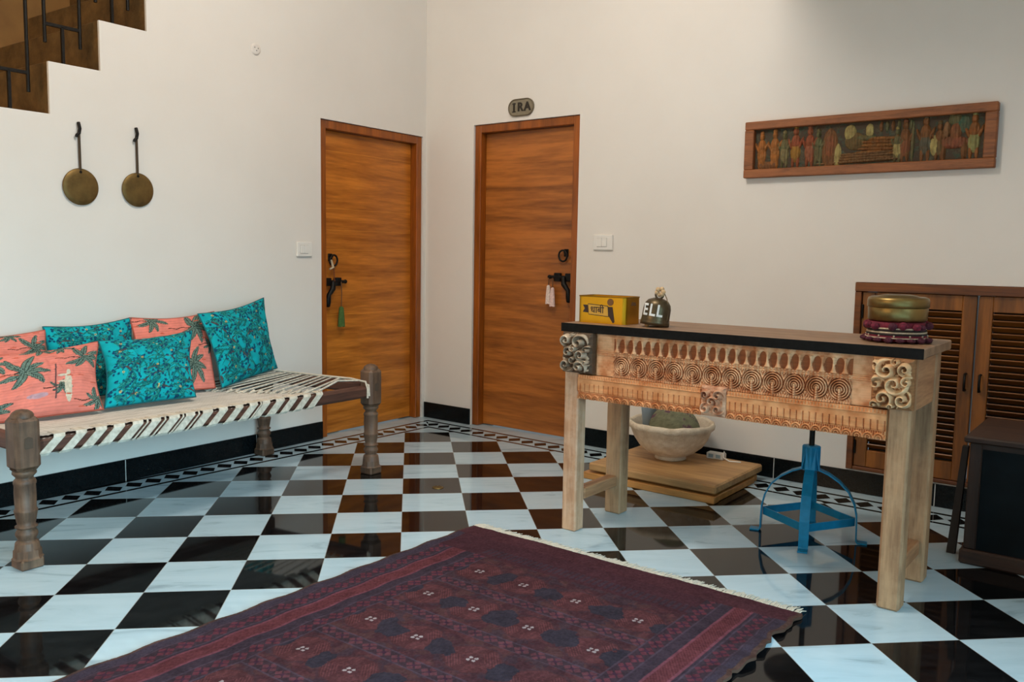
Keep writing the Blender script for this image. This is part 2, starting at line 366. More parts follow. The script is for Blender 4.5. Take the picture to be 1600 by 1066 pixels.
d2 = door('door_2', (A, ROT_R), D2[0], D2[1], D2[2], M_DOOR2, True, 'teak door in the right wall under the oval name plate')
def hardware(e, x, z, sg):
    """sliding bolt with ring above and hanging hasp; sg: +1 bolt shoots to +x"""
    y = .067
    m = MB(); m.box(x-.018, x+.018, y-.008, y, z+.135, z+.185, .003); m.tube([(x, y-.008, z+.165), (x, y-.028, z+.165)], .006, 8).build('ring_plate', M_IRON, e)
    MB().tube([(x - sg*.012 + .032*math.cos(a), y-.024 - .002*math.sin(a), z+.140 + .036*math.sin(a)) for a in np.linspace(0, 2*PI, 24, endpoint=False)], .0065, 8, closed=True).build('pull_ring', M_IRON, e)
    m = MB(); m.box(x+sg*.045-.032, x+sg*.045+.032, y-.034, y, z-.026, z+.026, .004); m.box(x-sg*.055-.024, x-sg*.055+.024, y-.030, y, z-.028, z+.028, .004); m.build('bolt_bracket', M_IRON, e)
    m = MB(); m.tube([(x-sg*.115, y-.020, z), (x+sg*.085, y-.020, z)], .011, 12); m.sphere((x-sg*.118, y-.020, z), .014); m.build('bolt', M_IRON, e)
    path = [(x+sg*.005, y-.036, z), (x+sg*.012, y-.042, z-.045), (x+sg*.045, y-.040, z-.085), (x+sg*.052, y-.036, z-.130), (x+sg*.042, y-.030, z-.160)]
    m = MB(); m.tube(path, [.017, .019, .015, .022, .013], 10); m.sphere((x+sg*.047, y-.022, z-.14), .024, sc=(1, .7, 1)); m.build('hasp', M_IRON, e)
hardware(d1, -.868, 1.020, -1)
hardware(d2, 1.205, 1.075, 1)
M_KEYTAG = plain('bone', srgb(190, 170, 140), .5)
def tassel(frm, x, z_top, length, skirt, r, col, label, knot=None, strands=10, y=.030, cat='tassel'):
    o = empty('tassel', frm[0] + Matrix.Rotation(frm[1], 3, 'Z') @ Vector((x, y, z_top - length)), frm[1], label, cat)
    body = plain('tassel_thread', col, .85, var=.3, scale=90)
    MB().tube([(0, 0, length+.0), (.002, -.002, length*.75), (0, 0, skirt)], .0035, 6).build('cord', plain('cord', srgb(110, 70, 40), .8), o)
    m = MB(); m.lathe([(.004, skirt+.012), (r*.75, skirt+.004), (r*.6, skirt-.008)], 12)
    for i in range(strands):
        a = 2*PI*i/strands; m.tube([(r*.45*math.cos(a), r*.35*math.sin(a), skirt), (r*.8*math.cos(a), r*.5*math.sin(a), skirt*.5), (r*math.cos(a), r*.6*math.sin(a), .002*(i % 3))], r*.34, 6)
    m.build('skirt', body, o)
    return o
tassel((A, ROT_L), -.802, 1.020, .30, .125, .021, srgb(70, 100, 45), 'green tassel hanging from the bolt of the left door')
tassel((A, ROT_R), 1.092, 1.070, .175, .115, .016, srgb(225, 205, 195), 'pale tassel on the right door bolt, the left of two')
tassel((A, ROT_R), 1.128, 1.070, .190, .115, .016, srgb(226, 196, 188), 'pinkish tassel on the right door bolt, the right of two', y=.026)
t = tassel((A, ROT_R), 1.262, .915, .25, .09, .02, srgb(30, 120, 140), 'blue tassel hanging low on the right door by the table', y=.040)
o = empty('key_charm', A + Matrix.Rotation(ROT_L, 3, 'Z') @ Vector((-.890, .028, 1.115)), ROT_L, 'small pale bone charm tied below the ring of the left door', 'key charm')
MB().tube([(.0, 0, .05), (.012, -.004, .0), (-.02, -.006, -.012)], [.006, .010, .006], 8).build('charm', M_KEYTAG, o); MB().tube([(0, 0, .05), (.02, 0, .0), (.03, 0, -.09)], .003, 6).build('cord', plain('charm_cord', srgb(120, 60, 35), .8), o)

# ------------------------------------------------------------------ things on the walls
def rframe(s, z, o=0): return wr(s, o, z)
# name plate
npl = empty('name_plate', wr(.868, 0, 2.188), ROT_R, 'small grey oval name plate with dark lettering above the right door', 'sign')
def stadium(hw, hh, n=10):
    r = hh; P = [(hw-r + r*math.cos(a), r*math.sin(a)) for a in np.linspace(-PI/2, PI/2, n)] + [(-hw+r + r*math.cos(a), r*math.sin(a)) for a in np.linspace(PI/2, 3*PI/2, n)]; return P
M_PLATE = plain('grey_cast_plate', srgb(138, 128, 108), .55, .2, .15, 40, .1); M_DKPL = plain('dark_letter', srgb(38, 30, 20), .6)
MB().prism(stadium(.104, .056), -.012, 0).build('plate', M_PLATE, npl)
rim = stadium(.101, .053, 12); MB().tube([(x, -.013, z) for x, z in rim], .004, 6, closed=True).build('rim', plain('plate_rim', srgb(108, 96, 76), .5, .2), npl)
text_mesh('lettering', 'I', .078, .003, M_DKPL, npl, (-.055, -.014, 0), bold=.0022)
text_mesh('lettering', 'R', .078, .003, M_DKPL, npl, (-.003, -.014, 0), bold=.0022)
text_mesh('lettering', 'A', .078, .003, M_DKPL, npl, (.055, -.014, 0), bold=.0022)
for zz in (-.026, .026): MB().box(-.068, -.042, -.0165, -.012, zz-.003, zz+.003).build('serif', M_DKPL, npl)
# switch plates
def switch(loc, rot, label, w, h):
    o = empty('switch_plate', loc, rot, label, 'light switch')
    MB().box(-w/2, w/2, -.014, 0, -h/2, h/2, .004).build('cover', M_WHITE, o)
    MB().box(-w*.30, w*.22, -.0150, -.013, -h*.29, h*.29).build('recess', M_GREYP, o)
    for i in (0, 1): MB().box(-w*.295+i*w*.26, -w*.295+i*w*.26+w*.25, -.0185, -.0135, -h*.28, h*.28, .002).build('rocker', M_WHITE, o)
switch(wl(1.146, 0, 1.229), ROT_L, 'white switch plate on the left wall beside the teak door', .120, .092)
switch(wr(1.529, 0, 1.302), ROT_R, 'white switch plate on the right wall beside the teak door', .140, .096)
cv = empty('cable_cover', wl(1.491, 0, 2.378), ROT_L, 'small round white plastic cover high on the left wall', 'wall cover')
MB().lathe([(.001, .010), (.024, .010), (.032, .006), (.034, 0)], 24, m=Matrix.Rotation(PI/2, 4, 'X')).build('cap', plain('cover_plastic', (.74, .70, .66), .5), cv)
m = MB()
for i, (a, b) in enumerate(((-.012, .008), (.0, -.008), (.012, .006))): m.lathe([(.0035, .0), (.0035, .012)], 8, c=(a, b), m=Matrix.Rotation(PI/2, 4, 'X'))
m.build('screw', M_GREYP, cv)
# the two hanging brass discs
def disc(s, z, r, zt, label):
    o = empty('brass_disc', wl(s, 0, z), ROT_L, label, 'wall ornament', 'brass discs on the left wall')
    mt = Matrix.Rotation(PI/2, 4, 'X')
    MB().lathe([(.001, .0145), (r*.7, .0138), (r*.96, .0115), (r, .009), (r*.97, .007), (.001, .010)], 48, m=mt, cap=False).build('plate', M_BRASS_D, o)
    MB().lathe([(.007, .0132), (.007, .0142)], 12, c=(0, r*.80), m=mt).build('hole', M_IRON, o)
    MB().tube([(0, -.010, r*.92), (0, -.008, zt-.05)], .0062, 8).build('rod', plain('dark_rod', srgb(70, 58, 44), .5, .6), o)
    m = MB(); m.tube([(0, -.008, zt-.055), (.001, -.016, zt-.03), (-.001, -.008, zt)], .008, 8); m.tube([(0, -.012, zt-.05), (-.014, -.014, zt-.062), (-.016, -.012, zt-.072)], .007, 8); m.build('hook', M_IRON, o)
disc(2.545, 1.512, .089, .310, 'larger brass disc on a thin rod, the left of two on the left wall')
disc(2.247, 1.518, .087, .315, 'smaller brass disc on a thin rod, the right of two on the left wall')

# ------------------------------------------------------------------ carved frieze on the right wall
W, H = 1.222, .302
art = empty('carved_panel', wr(2.442, .0, 1.657), ROT_R, 'long carved wooden relief panel of painted figures on the right wall', 'carved panel')
nx, nz = 560, 132
gx = np.linspace(.0, 1, nx); gz = np.linspace(0, 1, nz); GX, GZ = np.meshgrid(gx*(W-.10), gz*(H-.088)); w_, h_ = W-.10, H-.088
def fb(x, y, seed, oct=4, sc=1.0):                  # value noise
    out = np.zeros_like(x); amp = 1.0; tot = 0
    r = np.random.default_rng(seed)
    for o in range(oct):
        L = r.random((64, 64)); xs = (x*sc) % 63; ys = (y*sc) % 63; i = xs.astype(int); j = ys.astype(int); u = xs-i; v = ys-j; u = u*u*(3-2*u); v = v*v*(3-2*v)
        out += amp*(L[i, j]*(1-u)*(1-v) + L[(i+1) % 64, j]*u*(1-v) + L[i, (j+1) % 64]*(1-u)*v + L[(i+1) % 64, (j+1) % 64]*u*v); tot += amp; amp *= .5; sc *= 2
    return out/tot
def S3(*c): return np.array(srgb(*c))
Hh = np.zeros_like(GX); Pg = np.empty(GX.shape + (3,)); Pg[:] = S3(42, 62, 50)
nb = fb(GX, GZ, 3, 4, 30); Pg = Pg*(.6+.8*nb[..., None])
def ell(cx, cz, rx, rz, hgt, colr, rot=0.0, pw=.5):
    global Hh, Pg
    dx, dz = GX-cx, GZ-cz; c, s_ = math.cos(rot), math.sin(rot); q = ((dx*c+dz*s_)/rx)**2 + ((-dx*s_+dz*c)/rz)**2
    hh = hgt*np.clip(1-q, 0, 1)**pw; k = hh > Hh; Hh = np.where(k, hh, Hh)
    if colr is not None: Pg[k] = S3(*colr)*(.75+.5*nb[k][:, None])
def figure(cx, sc, body, skirt, h0=.0, lean=0.0, arms=True):
    z = h0; sc *= 1.12
    ell(cx-.012*sc, z+.028*sc, .008*sc, .032*sc, .010, body); ell(cx+.012*sc, z+.028*sc, .008*sc, .032*sc, .010, body)
    ell(cx, z+.070*sc, .024*sc, .048*sc, .014, skirt, lean); ell(cx, z+.118*sc, .021*sc, .034*sc, .016, body, lean)
    ell(cx+lean*.02, z+.164*sc, .013*sc, .019*sc, .017, body); ell(cx+lean*.02, z+.184*sc, .011*sc, .012*sc, .015, skirt)
    if arms: ell(cx-.026*sc, z+.108*sc, .007*sc, .030*sc, .013, body, .35); ell(cx+.026*sc, z+.112*sc, .007*sc, .030*sc, .013, body, -.35)
OR, RD, YL, GN, BR_, WH = (158, 96, 42), (140, 70, 44), (150, 108, 40), (92, 94, 62), (112, 70, 38), (170, 154, 96)
for cx, sc, a, b in ((.040, .92, OR, OR), (.112, .95, OR, (168, 104, 44)), (.165, .90, GN, (120, 112, 76)), (.225, 1.0, RD, YL), (.300, .98, RD, (150, 84, 60)), (.345, .88, GN, GN)): figure(cx, sc, a, b, .006)
ell(.075, .02, .06, .022, .010, BR_)
ell(.405, .09, .042, .105, .014, BR_); ell(.405, .10, .030, .070, .018, (128, 72, 44)); ell(.445, .055, .020, .060, .013, WH)
ell(.505, .165, .030, .040, .018, WH); ell(.53, .12, .05, .045, .014, (96, 78, 44)); ell(.60, .17, .02, .035, .016, WH); ell(.575, .135, .06, .014, .015, GN)
for i in range(9): ell(.50+.022*i, .018+.013*i % .05, .17-.012*i, .008, .010+.0007*i, (116-2*i, 80-i, 46), .02)
for i in range(5): ell(.64, .060+.017*i, .11, .009, .012, (124, 76, 36) if i % 2 else (140, 90, 44), -.03)
for i in range(6): ell(.655+.028*i, .185, .009, .026, .014, (BR_, GN)[i % 2])
for cx, sc, a, b in ((.770, .95, BR_, (124, 70, 44)), (.735, .8, GN, WH), (.862, 1.02, (122, 76, 40), (84, 86, 72)), (.925, .85, BR_, (98, 80, 48)), (1.075, 1.0, (140, 84, 40), (140, 140, 88))): figure(cx, sc, a, b, .006)
ell(.805, .10, .008, .10, .012, GN); ell(.905, .075, .020, .050, .017, WH); ell(.985, .085, .070, .030, .016, (128, 72, 50)); ell(.955, .145, .016, .04, .016, (128, 92, 60)); ell(.995, .13, .025, .05, .017, (124, 76, 46)); ell(1.035, .05, .014, .055, .013, BR_); ell(.945, .045, .012, .05, .013, BR_); ell(1.03, .17, .03, .04, .012, (60, 92, 74)); ell(.99, .195, .03, .03, .013, GN)
_w = np.clip(fb(GX, GZ, 13, 4, 45)*1.5-.25, 0, 1)[..., None]; Pg = Pg*(1-.55*_w) + S3(104, 76, 46)*.55*_w; Pg *= (.7+.6*fb(GX, GZ*.4, 14, 4, 150))[..., None]; Hh += .007*(fb(GX, GZ, 11, 4, 70)-.4) + .002*np.sin(GX*420)*(Hh > .006)
P3 = np.stack([GX+.05, -(.012+Hh), GZ+.044], -1)
k = pig('carved_painted_wood', .6); grid('relief', P3, k.m, art, Pg)
MB().box(.045, W-.045, -.013, -.001, .04, H-.04).build('backboard', plain('panel_back', srgb(60, 44, 24), .7), art)
M_AFR = wood('red_brown_frame', srgb(92, 50, 22), srgb(160, 96, 52), 'x', .55, 3.0, pale=srgb(150, 88, 48), pale_amt=.6, bump=.9)
for nm, bx in (('frame_rail', (0, W, 0, .046)), ('frame_rail', (0, W, H-.044, H)), ('frame_stile', (0, .052, .046, H-.044)), ('frame_stile', (W-.052, W, .046, H-.044))): MB().box(bx[0], bx[1], -.045, -.001, bx[2], bx[3], .004).build(nm, M_AFR, art)

# ------------------------------------------------------------------ louvred cupboard in the right wall
M_SHUT = wood('shutter_teak', srgb(84, 46, 12), srgb(152, 92, 34), 'z', .38, 1.0, bump=.1)
M_SLAT = wood('shutter_slat', srgb(80, 44, 12), srgb(146, 88, 32), 'x', .38, 1.0, bump=.1)
cb = empty('louvred_cupboard', wr(NI[0], 0, NI[2]), ROT_R, 'brown louvred double door cupboard set into the right wall', 'cupboard')
Wc, Hc = NI[1]-NI[0], NI[3]-NI[2]
m = MB(); m.box(.002, Wc-.002, -.016, .10, Hc-.048, Hc-.002, .003); m.box(.002, .034, -.012, .10, .002, Hc-.048, .003); m.box(Wc-.034, Wc-.002, -.012, .10, .002, Hc-.048, .003); m.box(.034, Wc-.034, -.008, .10, .002, .020, .003); m.build('frame', wood('cupboard_frame_wood', srgb(70, 34, 10), srgb(128, 70, 26), 'x', .4, 1.0, bump=.1), cb)
def shutter(x0, x1, hx, label):
    d = MB(); w = .062
    d.box(x0, x0+w, .004, .040, .022, Hc-.050, .003); d.box(x1-w, x1, .004, .040, .022, Hc-.050, .003)
    d.box(x0+w, x1-w, .006, .038, .022, .110, .002); d.box(x0+w, x1-w, .006, .038, Hc-.125, Hc-.050, .002)
    o = d.build('door', M_SHUT, cb)
    sl = MB(); n = 24; z0, z1 = .118, Hc-.130
    for i in range(n):
        z = z0 + (z1-z0)*(i+.5)/n; mt = Matrix.Translation((0, .022, z)) @ Matrix.Rotation(-.62, 4, 'X')
        sl.box(x0+w+.0005, x1-w-.0005, -.019, .019, -.0032, .0032, .001, m=mt)
    sl.build('slats', M_SLAT, o)
    bk = MB(); bk.box(x0+w, x1-w, .042, .046, .022, Hc-.05); bk.build('backing', plain('dark_inside', (.02, .011, .005), .8), o)
    h = MB(); h.tube([(hx, .004, Hc*.485), (hx, -.026, Hc*.485), (hx, -.030, Hc*.52), (hx, -.026, Hc*.565), (hx, .004, Hc*.565)], .006, 8); h.build('handle', M_IRON, o)
xm = .567
shutter(.036, xm-.004, xm-.030, ''); shutter(xm+.004, Wc-.036, xm+.034, '')
for z in (.09, .5, .80): MB().tube([(.040, -.002, z), (.040, -.002, z+.07)], .006, 8).build('hinge', M_IRON, cb)

# ------------------------------------------------------------------ rope daybed (frame: x towards the corner, y towards the wall)
M_OLDW = wood('old_bed_wood', srgb(42, 28, 20), srgb(112, 82, 62), 'z', .55, 1.2, pale=srgb(140, 112, 88), pale_amt=.3, bump=.35)
M_RAIL = wood('bed_rail_wood', srgb(58, 32, 24), srgb(104, 64, 48), 'x', .6, 1.2, bump=.3)
k = NT('cotton_webbing', .9, spec=.15); co = k.coord(); f = k.noise(k.map(co, (60, 8, 60)), 1, 4); k.base(k.ramp(f, [(.3, srgb(186, 176, 160)), (.7, srgb(226, 218, 204))])).bump(k.noise(co, 260, 2), .4, .002); M_ROPE = k.m
BX = wl(3.250, .872)                                # front left leg
bed = empty('rope_daybed', BX, ROT_L, 'low wooden daybed strung with white cotton webbing on four turned legs', 'daybed')
LX, LY = 3.250-1.428, .872-.075; SK_ = .095
R_ = lambda px: px*.00071
prof_leg = [(.050, .071), (.046, .100), (.043, .106), (.034, .111), (.035, .116), (.044, .134), (.043, .143), (.034, .157), (.034, .160), (.044, .164), (.044, .169), (.034, .174), (.038, .190), (.0435, .222), (.0455, .228), (.0455, .234), (.041, .238), (.0425, .30), (.041, .332), (.044, .338), (.044, .346), (.040, .354), (.033, .361), (.035, .366), (.0465, .378), (.0465, .386), (.035, .397), (.034, .402)]
def bed_leg(x, y):
    m = MB()
    m.box(x-.043, x+.043, y-.043, y+.043, 0, .040, .006); m.lathe([(.056, .038), (.050, .045), (.048, .072)], 8, (x, y), ph=PI/8, smooth=False)
    m.lathe([(r*.90, z*.965) for r, z in prof_leg], 24, (x, y))
    m.lathe([(.034, .370), (.049, .386)], 8, (x, y), ph=PI/8, smooth=False); m.box(x-.047, x+.047, y-.047, y+.047, .380, .582, .015)
    m.lathe([(.040, .578), (.040, .588), (.034, .598), (.022, .606), (.004, .610)], 16, (x, y))
    o = m.build('leg', M_OLDW, bed)
    t = MB(); t.box(x-.016, x+.014, y-.0485, y-.044, .466, .504, .001); t.prism([(x-.016, .504), (x+.014, .504), (x-.001, .511)], -.0485+y, y-.044); t.build('tenon', plain('tenon_end', srgb(78, 60, 46), .7), o)
for x, y in ((0, 0), (LX, 0), (LX-SK_, LY), (0, LY)): bed_leg(x, y)
ZR = .460
MB().box(.05, LX-.05, -.028, .030, ZR-.030, ZR+.032, .012).build('side_rail', M_RAIL, bed); MB().box(.05, LX-SK_-.04, LY-.030, LY+.028, ZR-.030, ZR+.032, .012).build('side_rail', M_RAIL, bed)
M_RAIL2 = wood('bed_end_rail_wood', srgb(58, 32, 24), srgb(104, 64, 48), 'y', .6, 1.2, bump=.3)
for x, sk in ((0, 0), (LX, SK_)): MB().box(-.028, .028, .045, LY-.045, ZR-.015, ZR+.045, .012, m=Matrix.Translation((x, 0, 0)) @ Matrix.Rotation(math.atan2(sk, LY), 4, 'Z')).build('end_rail', M_RAIL2, bed)
# woven sheet; its foot edge runs slantwise across the bed
ZS = ZR+.041
def edge_x(v): return LX-.42 - .33*v               # v: 0 front .. 1 back
ns, mt_ = 260, 120; U, V = np.meshgrid(np.linspace(0, 1, ns), np.linspace(0, 1, mt_)); x0 = .02
Xs = x0 + (edge_x(V) - x0)*U; Ys = -.022 + (LY+.044)*V
sag = .018*np.sin(PI*np.clip(V, 0, 1))*np.minimum(1, U*5)
weave = .0022*(np.sin(Ys*2*PI/.022 + Xs*90) * np.sin(Xs*2*PI/.030)) + .002*(fb(Xs, Ys, 5, 3, 30)-.5)
Zs = ZS - sag + weave
k2 = pig('woven_webbing', .92, 240, .5, .1); nz_ = fb(Xs*3, Ys*20, 8, 4, 3); lo_, hi_ = S3(172, 167, 160), S3(218, 213, 206)
colr = lo_ + (hi_-lo_)*np.clip(.15+nz_*1.1 + .25*(np.sin(Ys*2*PI/.022 + Xs*90)), 0, 1)[..., None]
Pw = np.stack([Xs, Ys, Zs], -1); Pu = Pw.copy(); Pu[..., 2] -= .012; Pu = Pu[:, ::-1]
grid('woven_top', Pw, k2.m, bed, colr, extra=[(Pu, colr[:, ::-1])])
# webbing turned round the front rail, each turn slanting
for i in range(17):
    x = .085 + i*.0815 + random.uniform(-.006, .006); w = .046 + random.uniform(-.004, .006)
    m = MB(); P = []
    for (dx, yy, zz) in ((.045, .034, ZR+.040), (.044, -.004, ZR+.041), (.040, -.026, ZR+.040), (.036, -.033, ZR+.030), (-.022, -.034, ZR-.025), (-.028, -.028, ZR-.034), (-.032, .03, ZR-.035)): P.append((x+dx, yy, zz))
    m.strip(P, w, .004, (1, 0, 0)); m.build('webbing_turn', M_ROPE, bed)
    if i in (4, 5, 6, 7, 11): 
        P2_ = [(p[0]+.042, p[1]+(-.001 if p[1] < 0 else 0), p[2]) for p in P]; MB().strip(P2_, .007, .004, (1, 0, 0)).build('webbing_turn', M_ROPE, bed)
# slanting stretch ropes from the sheet's edge to the end rail
nr = 14
for i in range(nr):
    v = (i+.3)/nr + random.uniform(-.012, .012); y0 = -.005 + v*LY*.97; x_0 = edge_x(v) - .02; y1 = y0 + .20*(1-v*.9)*1.0 + random.uniform(-.01, .01); y1 = min(y1, LY-.04); x1 = LX - SK_*y1/LY
    r_ = .0042 if i % 3 else .0060
    zA = ZS - .018*math.sin(PI*v) + .006
    MB().tube([(x_0-.03, y0, zA-.004), (x_0, y0, zA), (x1-.03, y1, ZR+.054), (x1+.006, y1+.008, ZR+.052), (x1+.034, y1+.010, ZR+.035), (x1+.034, y1+.010, ZR-.005)], r_, 6).build('stretch_rope', M_ROPE, bed)
MB().tube([(LX-.40, -.012, ZS+.0), (LX-.15, .10, ZR+.062), (LX-.03, .03, ZR+.058), (LX-.046, -.030, ZR+.040), (LX-.046, -.034, ZR-.02)], .0055, 6).build('tie_rope', M_ROPE, bed)
MB().tube([(LX-.02-SK_*.95, LY-.05, ZR+.060), (LX-.035-SK_*.5, .40, ZR+.062), (LX-.02-SK_*.15, .12, ZR+.060), (LX-.05, -.01, ZR+.056), (LX-.056, -.032, ZR+.02), (LX-.058, -.033, ZR-.03)], .006, 6).build('tie_rope', M_ROPE, bed)
# edge loops of the sheet
for i in range(20):
    v = (i+.5)/20; y = v*LY; x = edge_x(v); z = ZS - .018*math.sin(PI*v)
    MB().tube([(x-.035, y-.012, z+.003), (x-.005, y-.004, z+.012), (x+.010, y+.004, z+.004), (x-.002, y+.012, z-.004)], .0065, 6).build('edge_loop', M_ROPE, bed)

# ------------------------------------------------------------------ cushions on the daybed
def paint_coral(u, v, seed):
    r = np.random.default_rng(seed); w, h = 1.0, 1.0
    n = fb(u, v, seed+50, 4, 18); c = S3(226, 132, 118)*(.85+.3*n[..., None])
    rows = np.abs(((v*26) % 1)-.5); c *= (1-.14*(rows < .12))[..., None]
    def put(mk, colr, sh=None):
        cc = S3(*colr)*(.75+.5*fb(u, v, seed+3, 2, 60)[mk][:, None]); c[mk] = cc
    def leaf(cx, cz, ang, L, wd, colr, vein=True):
        dx, dz = u-cx, v-cz; a = dx*math.cos(ang)+dz*math.sin(ang); b = -dx*math.sin(ang)+dz*math.cos(ang) + .35*a*a/L
        t = a/L; prof = wd*np.sqrt(np.clip(t, 0, 1))*np.sqrt(np.clip(1-t, 0, 1))*2
        mk = (t > 0) & (t < 1) & (np.abs(b) < prof); put(mk, (38, 44, 40)); mk2 = mk & (np.abs(b) < prof*.84); put(mk2, colr)
        if vein: put(mk2 & (np.abs(np.sin((a*1.0-np.abs(b)*.8)*190)) > .84), (132, 154, 140)); put(mk & (np.abs(b) < .004), (42, 56, 50))
    palms = [(.30, .58, 1.0), (.86, .74, .8), (.04, .80, .75), (.06, .10, .7), (.62, .30, .45), (.95, .12, .6), (.46, 1.02, .7), (.62, .96, .5)]
    if seed % 2: palms = [(.75, .82, .95), (.72, .30, .9), (.20, .40, .8), (.22, .95, .7), (.50, .58, .5), (.98, .55, .5)]
    for cx, cz, sc in palms:
        dx = u-cx; put((np.abs(v-cz+.01*np.sin(u*40)) < .006) & (dx < 0) & (dx > -.36*sc), (70, 44, 40))
        for a in np.linspace(-2.4, 2.6, 7): leaf(cx, cz, a + r.uniform(-.2, .2), .235*sc*r.uniform(.8, 1.2), .043*sc, (76, 98, 92))
    if not seed % 2:
        for (cx, cz, rx, rz) in ((.69, .30, .035, .20), (.695, .50, .022, .035), (.66, .38, .07, .012), (.645, .46, .055, .012)): put(((u-cx)/rx)**2+((v-cz)/rz)**2 < 1, (206, 196, 176))
        put((np.abs(u-.575) < .005) & (v > .15) & (v < .65), (92, 70, 72))
        put((((u-.42)/.09)**2+((v-.22)/.035)**2 < 1), (186, 150, 160))
    for q in range(14):
        cx, cz = r.random(2); put((((u-cx)/.035)**2+((v-cz)/.008)**2 < 1), (196, 92, 70))
    return c
def paint_teal(u, v, seed):
    r = np.random.default_rng(seed); n = fb(u, v, seed+50, 4, 12); c = S3(4, 162, 174)*(.8+.4*n[..., None])
    def put(mk, colr): c[mk] = S3(*colr)*(.8+.4*fb(u, v, seed+3, 2, 70)[mk][:, None])
    def leaf(cx, cz, ang, L, wd, colr, curve=.8):
        dx, dz = u-cx, v-cz; a = dx*math.cos(ang)+dz*math.sin(ang); b = -dx*math.sin(ang)+dz*math.cos(ang) + curve*a*a/L; t = a/L
        prof = wd*np.sqrt(np.clip(t, 0, 1))*np.sqrt(np.clip(1-t, 0, 1))*2; mk = (t > 0) & (t < 1) & (np.abs(b) < prof)
        put(mk, (8, 78, 84)); put(mk & (np.abs(b) < prof*.70), colr); put(mk & (np.abs(b) < .0025), (8, 92, 92))
    for gx_ in range(6):
        for gz_ in range(6):
            cx = (gx_+.5+.35*(gz_ % 2)-.2)/6 + r.uniform(-.04, .04); cz = (gz_+.5)/6 + r.uniform(-.04, .04); a0 = r.choice([0, PI]) + r.uniform(-.4, .4)
            for q in range(6): leaf(cx, cz, a0 + (q-2.5)*.30, r.uniform(.13, .24), .0125, (0, 124, 128) if q % 2 else (40, 156, 150), r.uniform(-1.2, 1.2))
            for q in range(9):
                x_, z_ = cx + r.uniform(-.1, .1), cz + r.uniform(-.1, .1); put(((u-x_)/.013)**2 + ((v-z_)/.017)**2 < 1, (6, 66, 100))
            if (gx_*3 + gz_*2 + seed) % 2 == 0:
                x_, z_ = cx + r.uniform(-.07, .07), cz + r.uniform(-.07, .07); an = r.uniform(-.8, .8)
                leaf(x_, z_, an, .10, .015, (98, 60, 62), .5); leaf(x_+.03, z_, an+1.2, .06, .011, (66, 52, 70), .3); leaf(x_, z_, an+3.6, .05, .008, (120, 76, 60), .2)
            if (gx_ + gz_) % 2:
                x_, z_ = cx+r.uniform(-.08, .08), cz+r.uniform(-.08, .08); d2 = ((u-x_)/.014)**2+((v-z_)/.014)**2; put(d2 < 1, (214, 190, 110)); put(d2 < .3, (10, 90, 100))
    return c
def cushion(label, corners, thick, kind, seed, quilt=0.0):
    """corners in L-coordinates (s, o, z): bottom-left, bottom-right, top-right, top-left as the viewer sees it"""
    P = [Vector(wl(*c)) for c in corners]; base = (P[0]+P[1])/2
    o_ = empty('cushion', base, 0, label, 'cushion', 'cushions on the rope daybed')
    n = 150; U, V = np.meshgrid(np.linspace(0, 1, n), np.linspace(0, 1, n))
    pin = .055; Uq = U + (.5-U)*2*pin*np.sin(PI*V)**1; Vq = V + (.5-V)*2*np.where(V > .5, pin, .012)*np.sin(PI*U)
    Q = [np.array(p-base) for p in P]
    S_ = (Q[0]*(1-Uq[..., None])*(1-Vq[..., None]) + Q[1]*Uq[..., None]*(1-Vq[..., None]) + Q[2]*Uq[..., None]*Vq[..., None] + Q[3]*(1-Uq[..., None])*Vq[..., None])
    nn = np.cross(Q[1]-Q[0], Q[3]-Q[0]); nn /= np.linalg.norm(nn)
    if nn @ np.array(nL) < 0: nn = -nn
    bul = (np.sin(PI*U)*np.sin(PI*V))**.42
    wr_ = (fb(U, V, seed+9, 3, 5)-.5)*.034 + (fb(U*3+V, V-U, seed+4, 2, 7)-.5)*.010
    q_ = -quilt*(np.abs(((V*26) % 1)-.5) < .12)
    F_ = S_ + nn*((thick*.62*bul + wr_*bul + q_*bul)[..., None]); B_ = S_ - nn*((thick*.38*bul)[..., None])
    pc = (paint_coral if kind == 'coral' else paint_teal)(U, V, seed); pcb = pc[:, ::-1]
    if np.dot(np.cross(Q[1]-Q[0], Q[3]-Q[0]), nn) < 0: F_, B_ = F_[:, ::-1], B_[:, ::-1]; pc, pcb = pc[:, ::-1], pc
    k = CUSH[kind]
    grid('cover', F_, k.m, o_, pc, extra=[(B_[:, ::-1], pcb)])
    ring = [S_[0, i] for i in range(0, n, 6)] + [S_[i, -1] for i in range(0, n, 6)] + [S_[-1, i] for i in range(n-1, -1, -6)] + [S_[i, 0] for i in range(n-1, -1, -6)]
    MB().tube(ring, .0042, 6, closed=True).build('seam', SEAM[kind], o_)
CUSH = {'coral': pig('coral_print', .9, 300, .25, .15), 'teal': pig('teal_print', .85, 300, .2, .2)}
SEAM = {'coral': plain('coral_seam', S3(170, 84, 66), .9), 'teal': plain('teal_seam', S3(10, 96, 104), .9)}
cushion('coral palm print cushion at the far left end of the back row', [(3.27, .25, .505), (2.80, .25, .505), (2.781, .09, .826), (3.25, .09, .822)], .10, 'coral', 4, .0015)
cushion('teal leaf print cushion leaning on the wall between two coral ones', [(2.85, .21, .505), (2.38, .23, .505), (2.340, .07, .862), (2.785, .08, .842)], .10, 'teal', 11)
cushion('coral cushion standing behind two teal ones near the middle of the daybed', [(2.48, .34, .500), (2.075, .39, .502), (1.850, .07, .872), (2.349, .07, .862)], .045, 'coral', 7, .0015)
cushion('teal leaf print cushion leaning at the right end of the back row', [(2.078, .45, .508), (1.490, .16, .528), (1.503, .06, .938), (2.020, .17, .872)], .085, 'teal', 12)
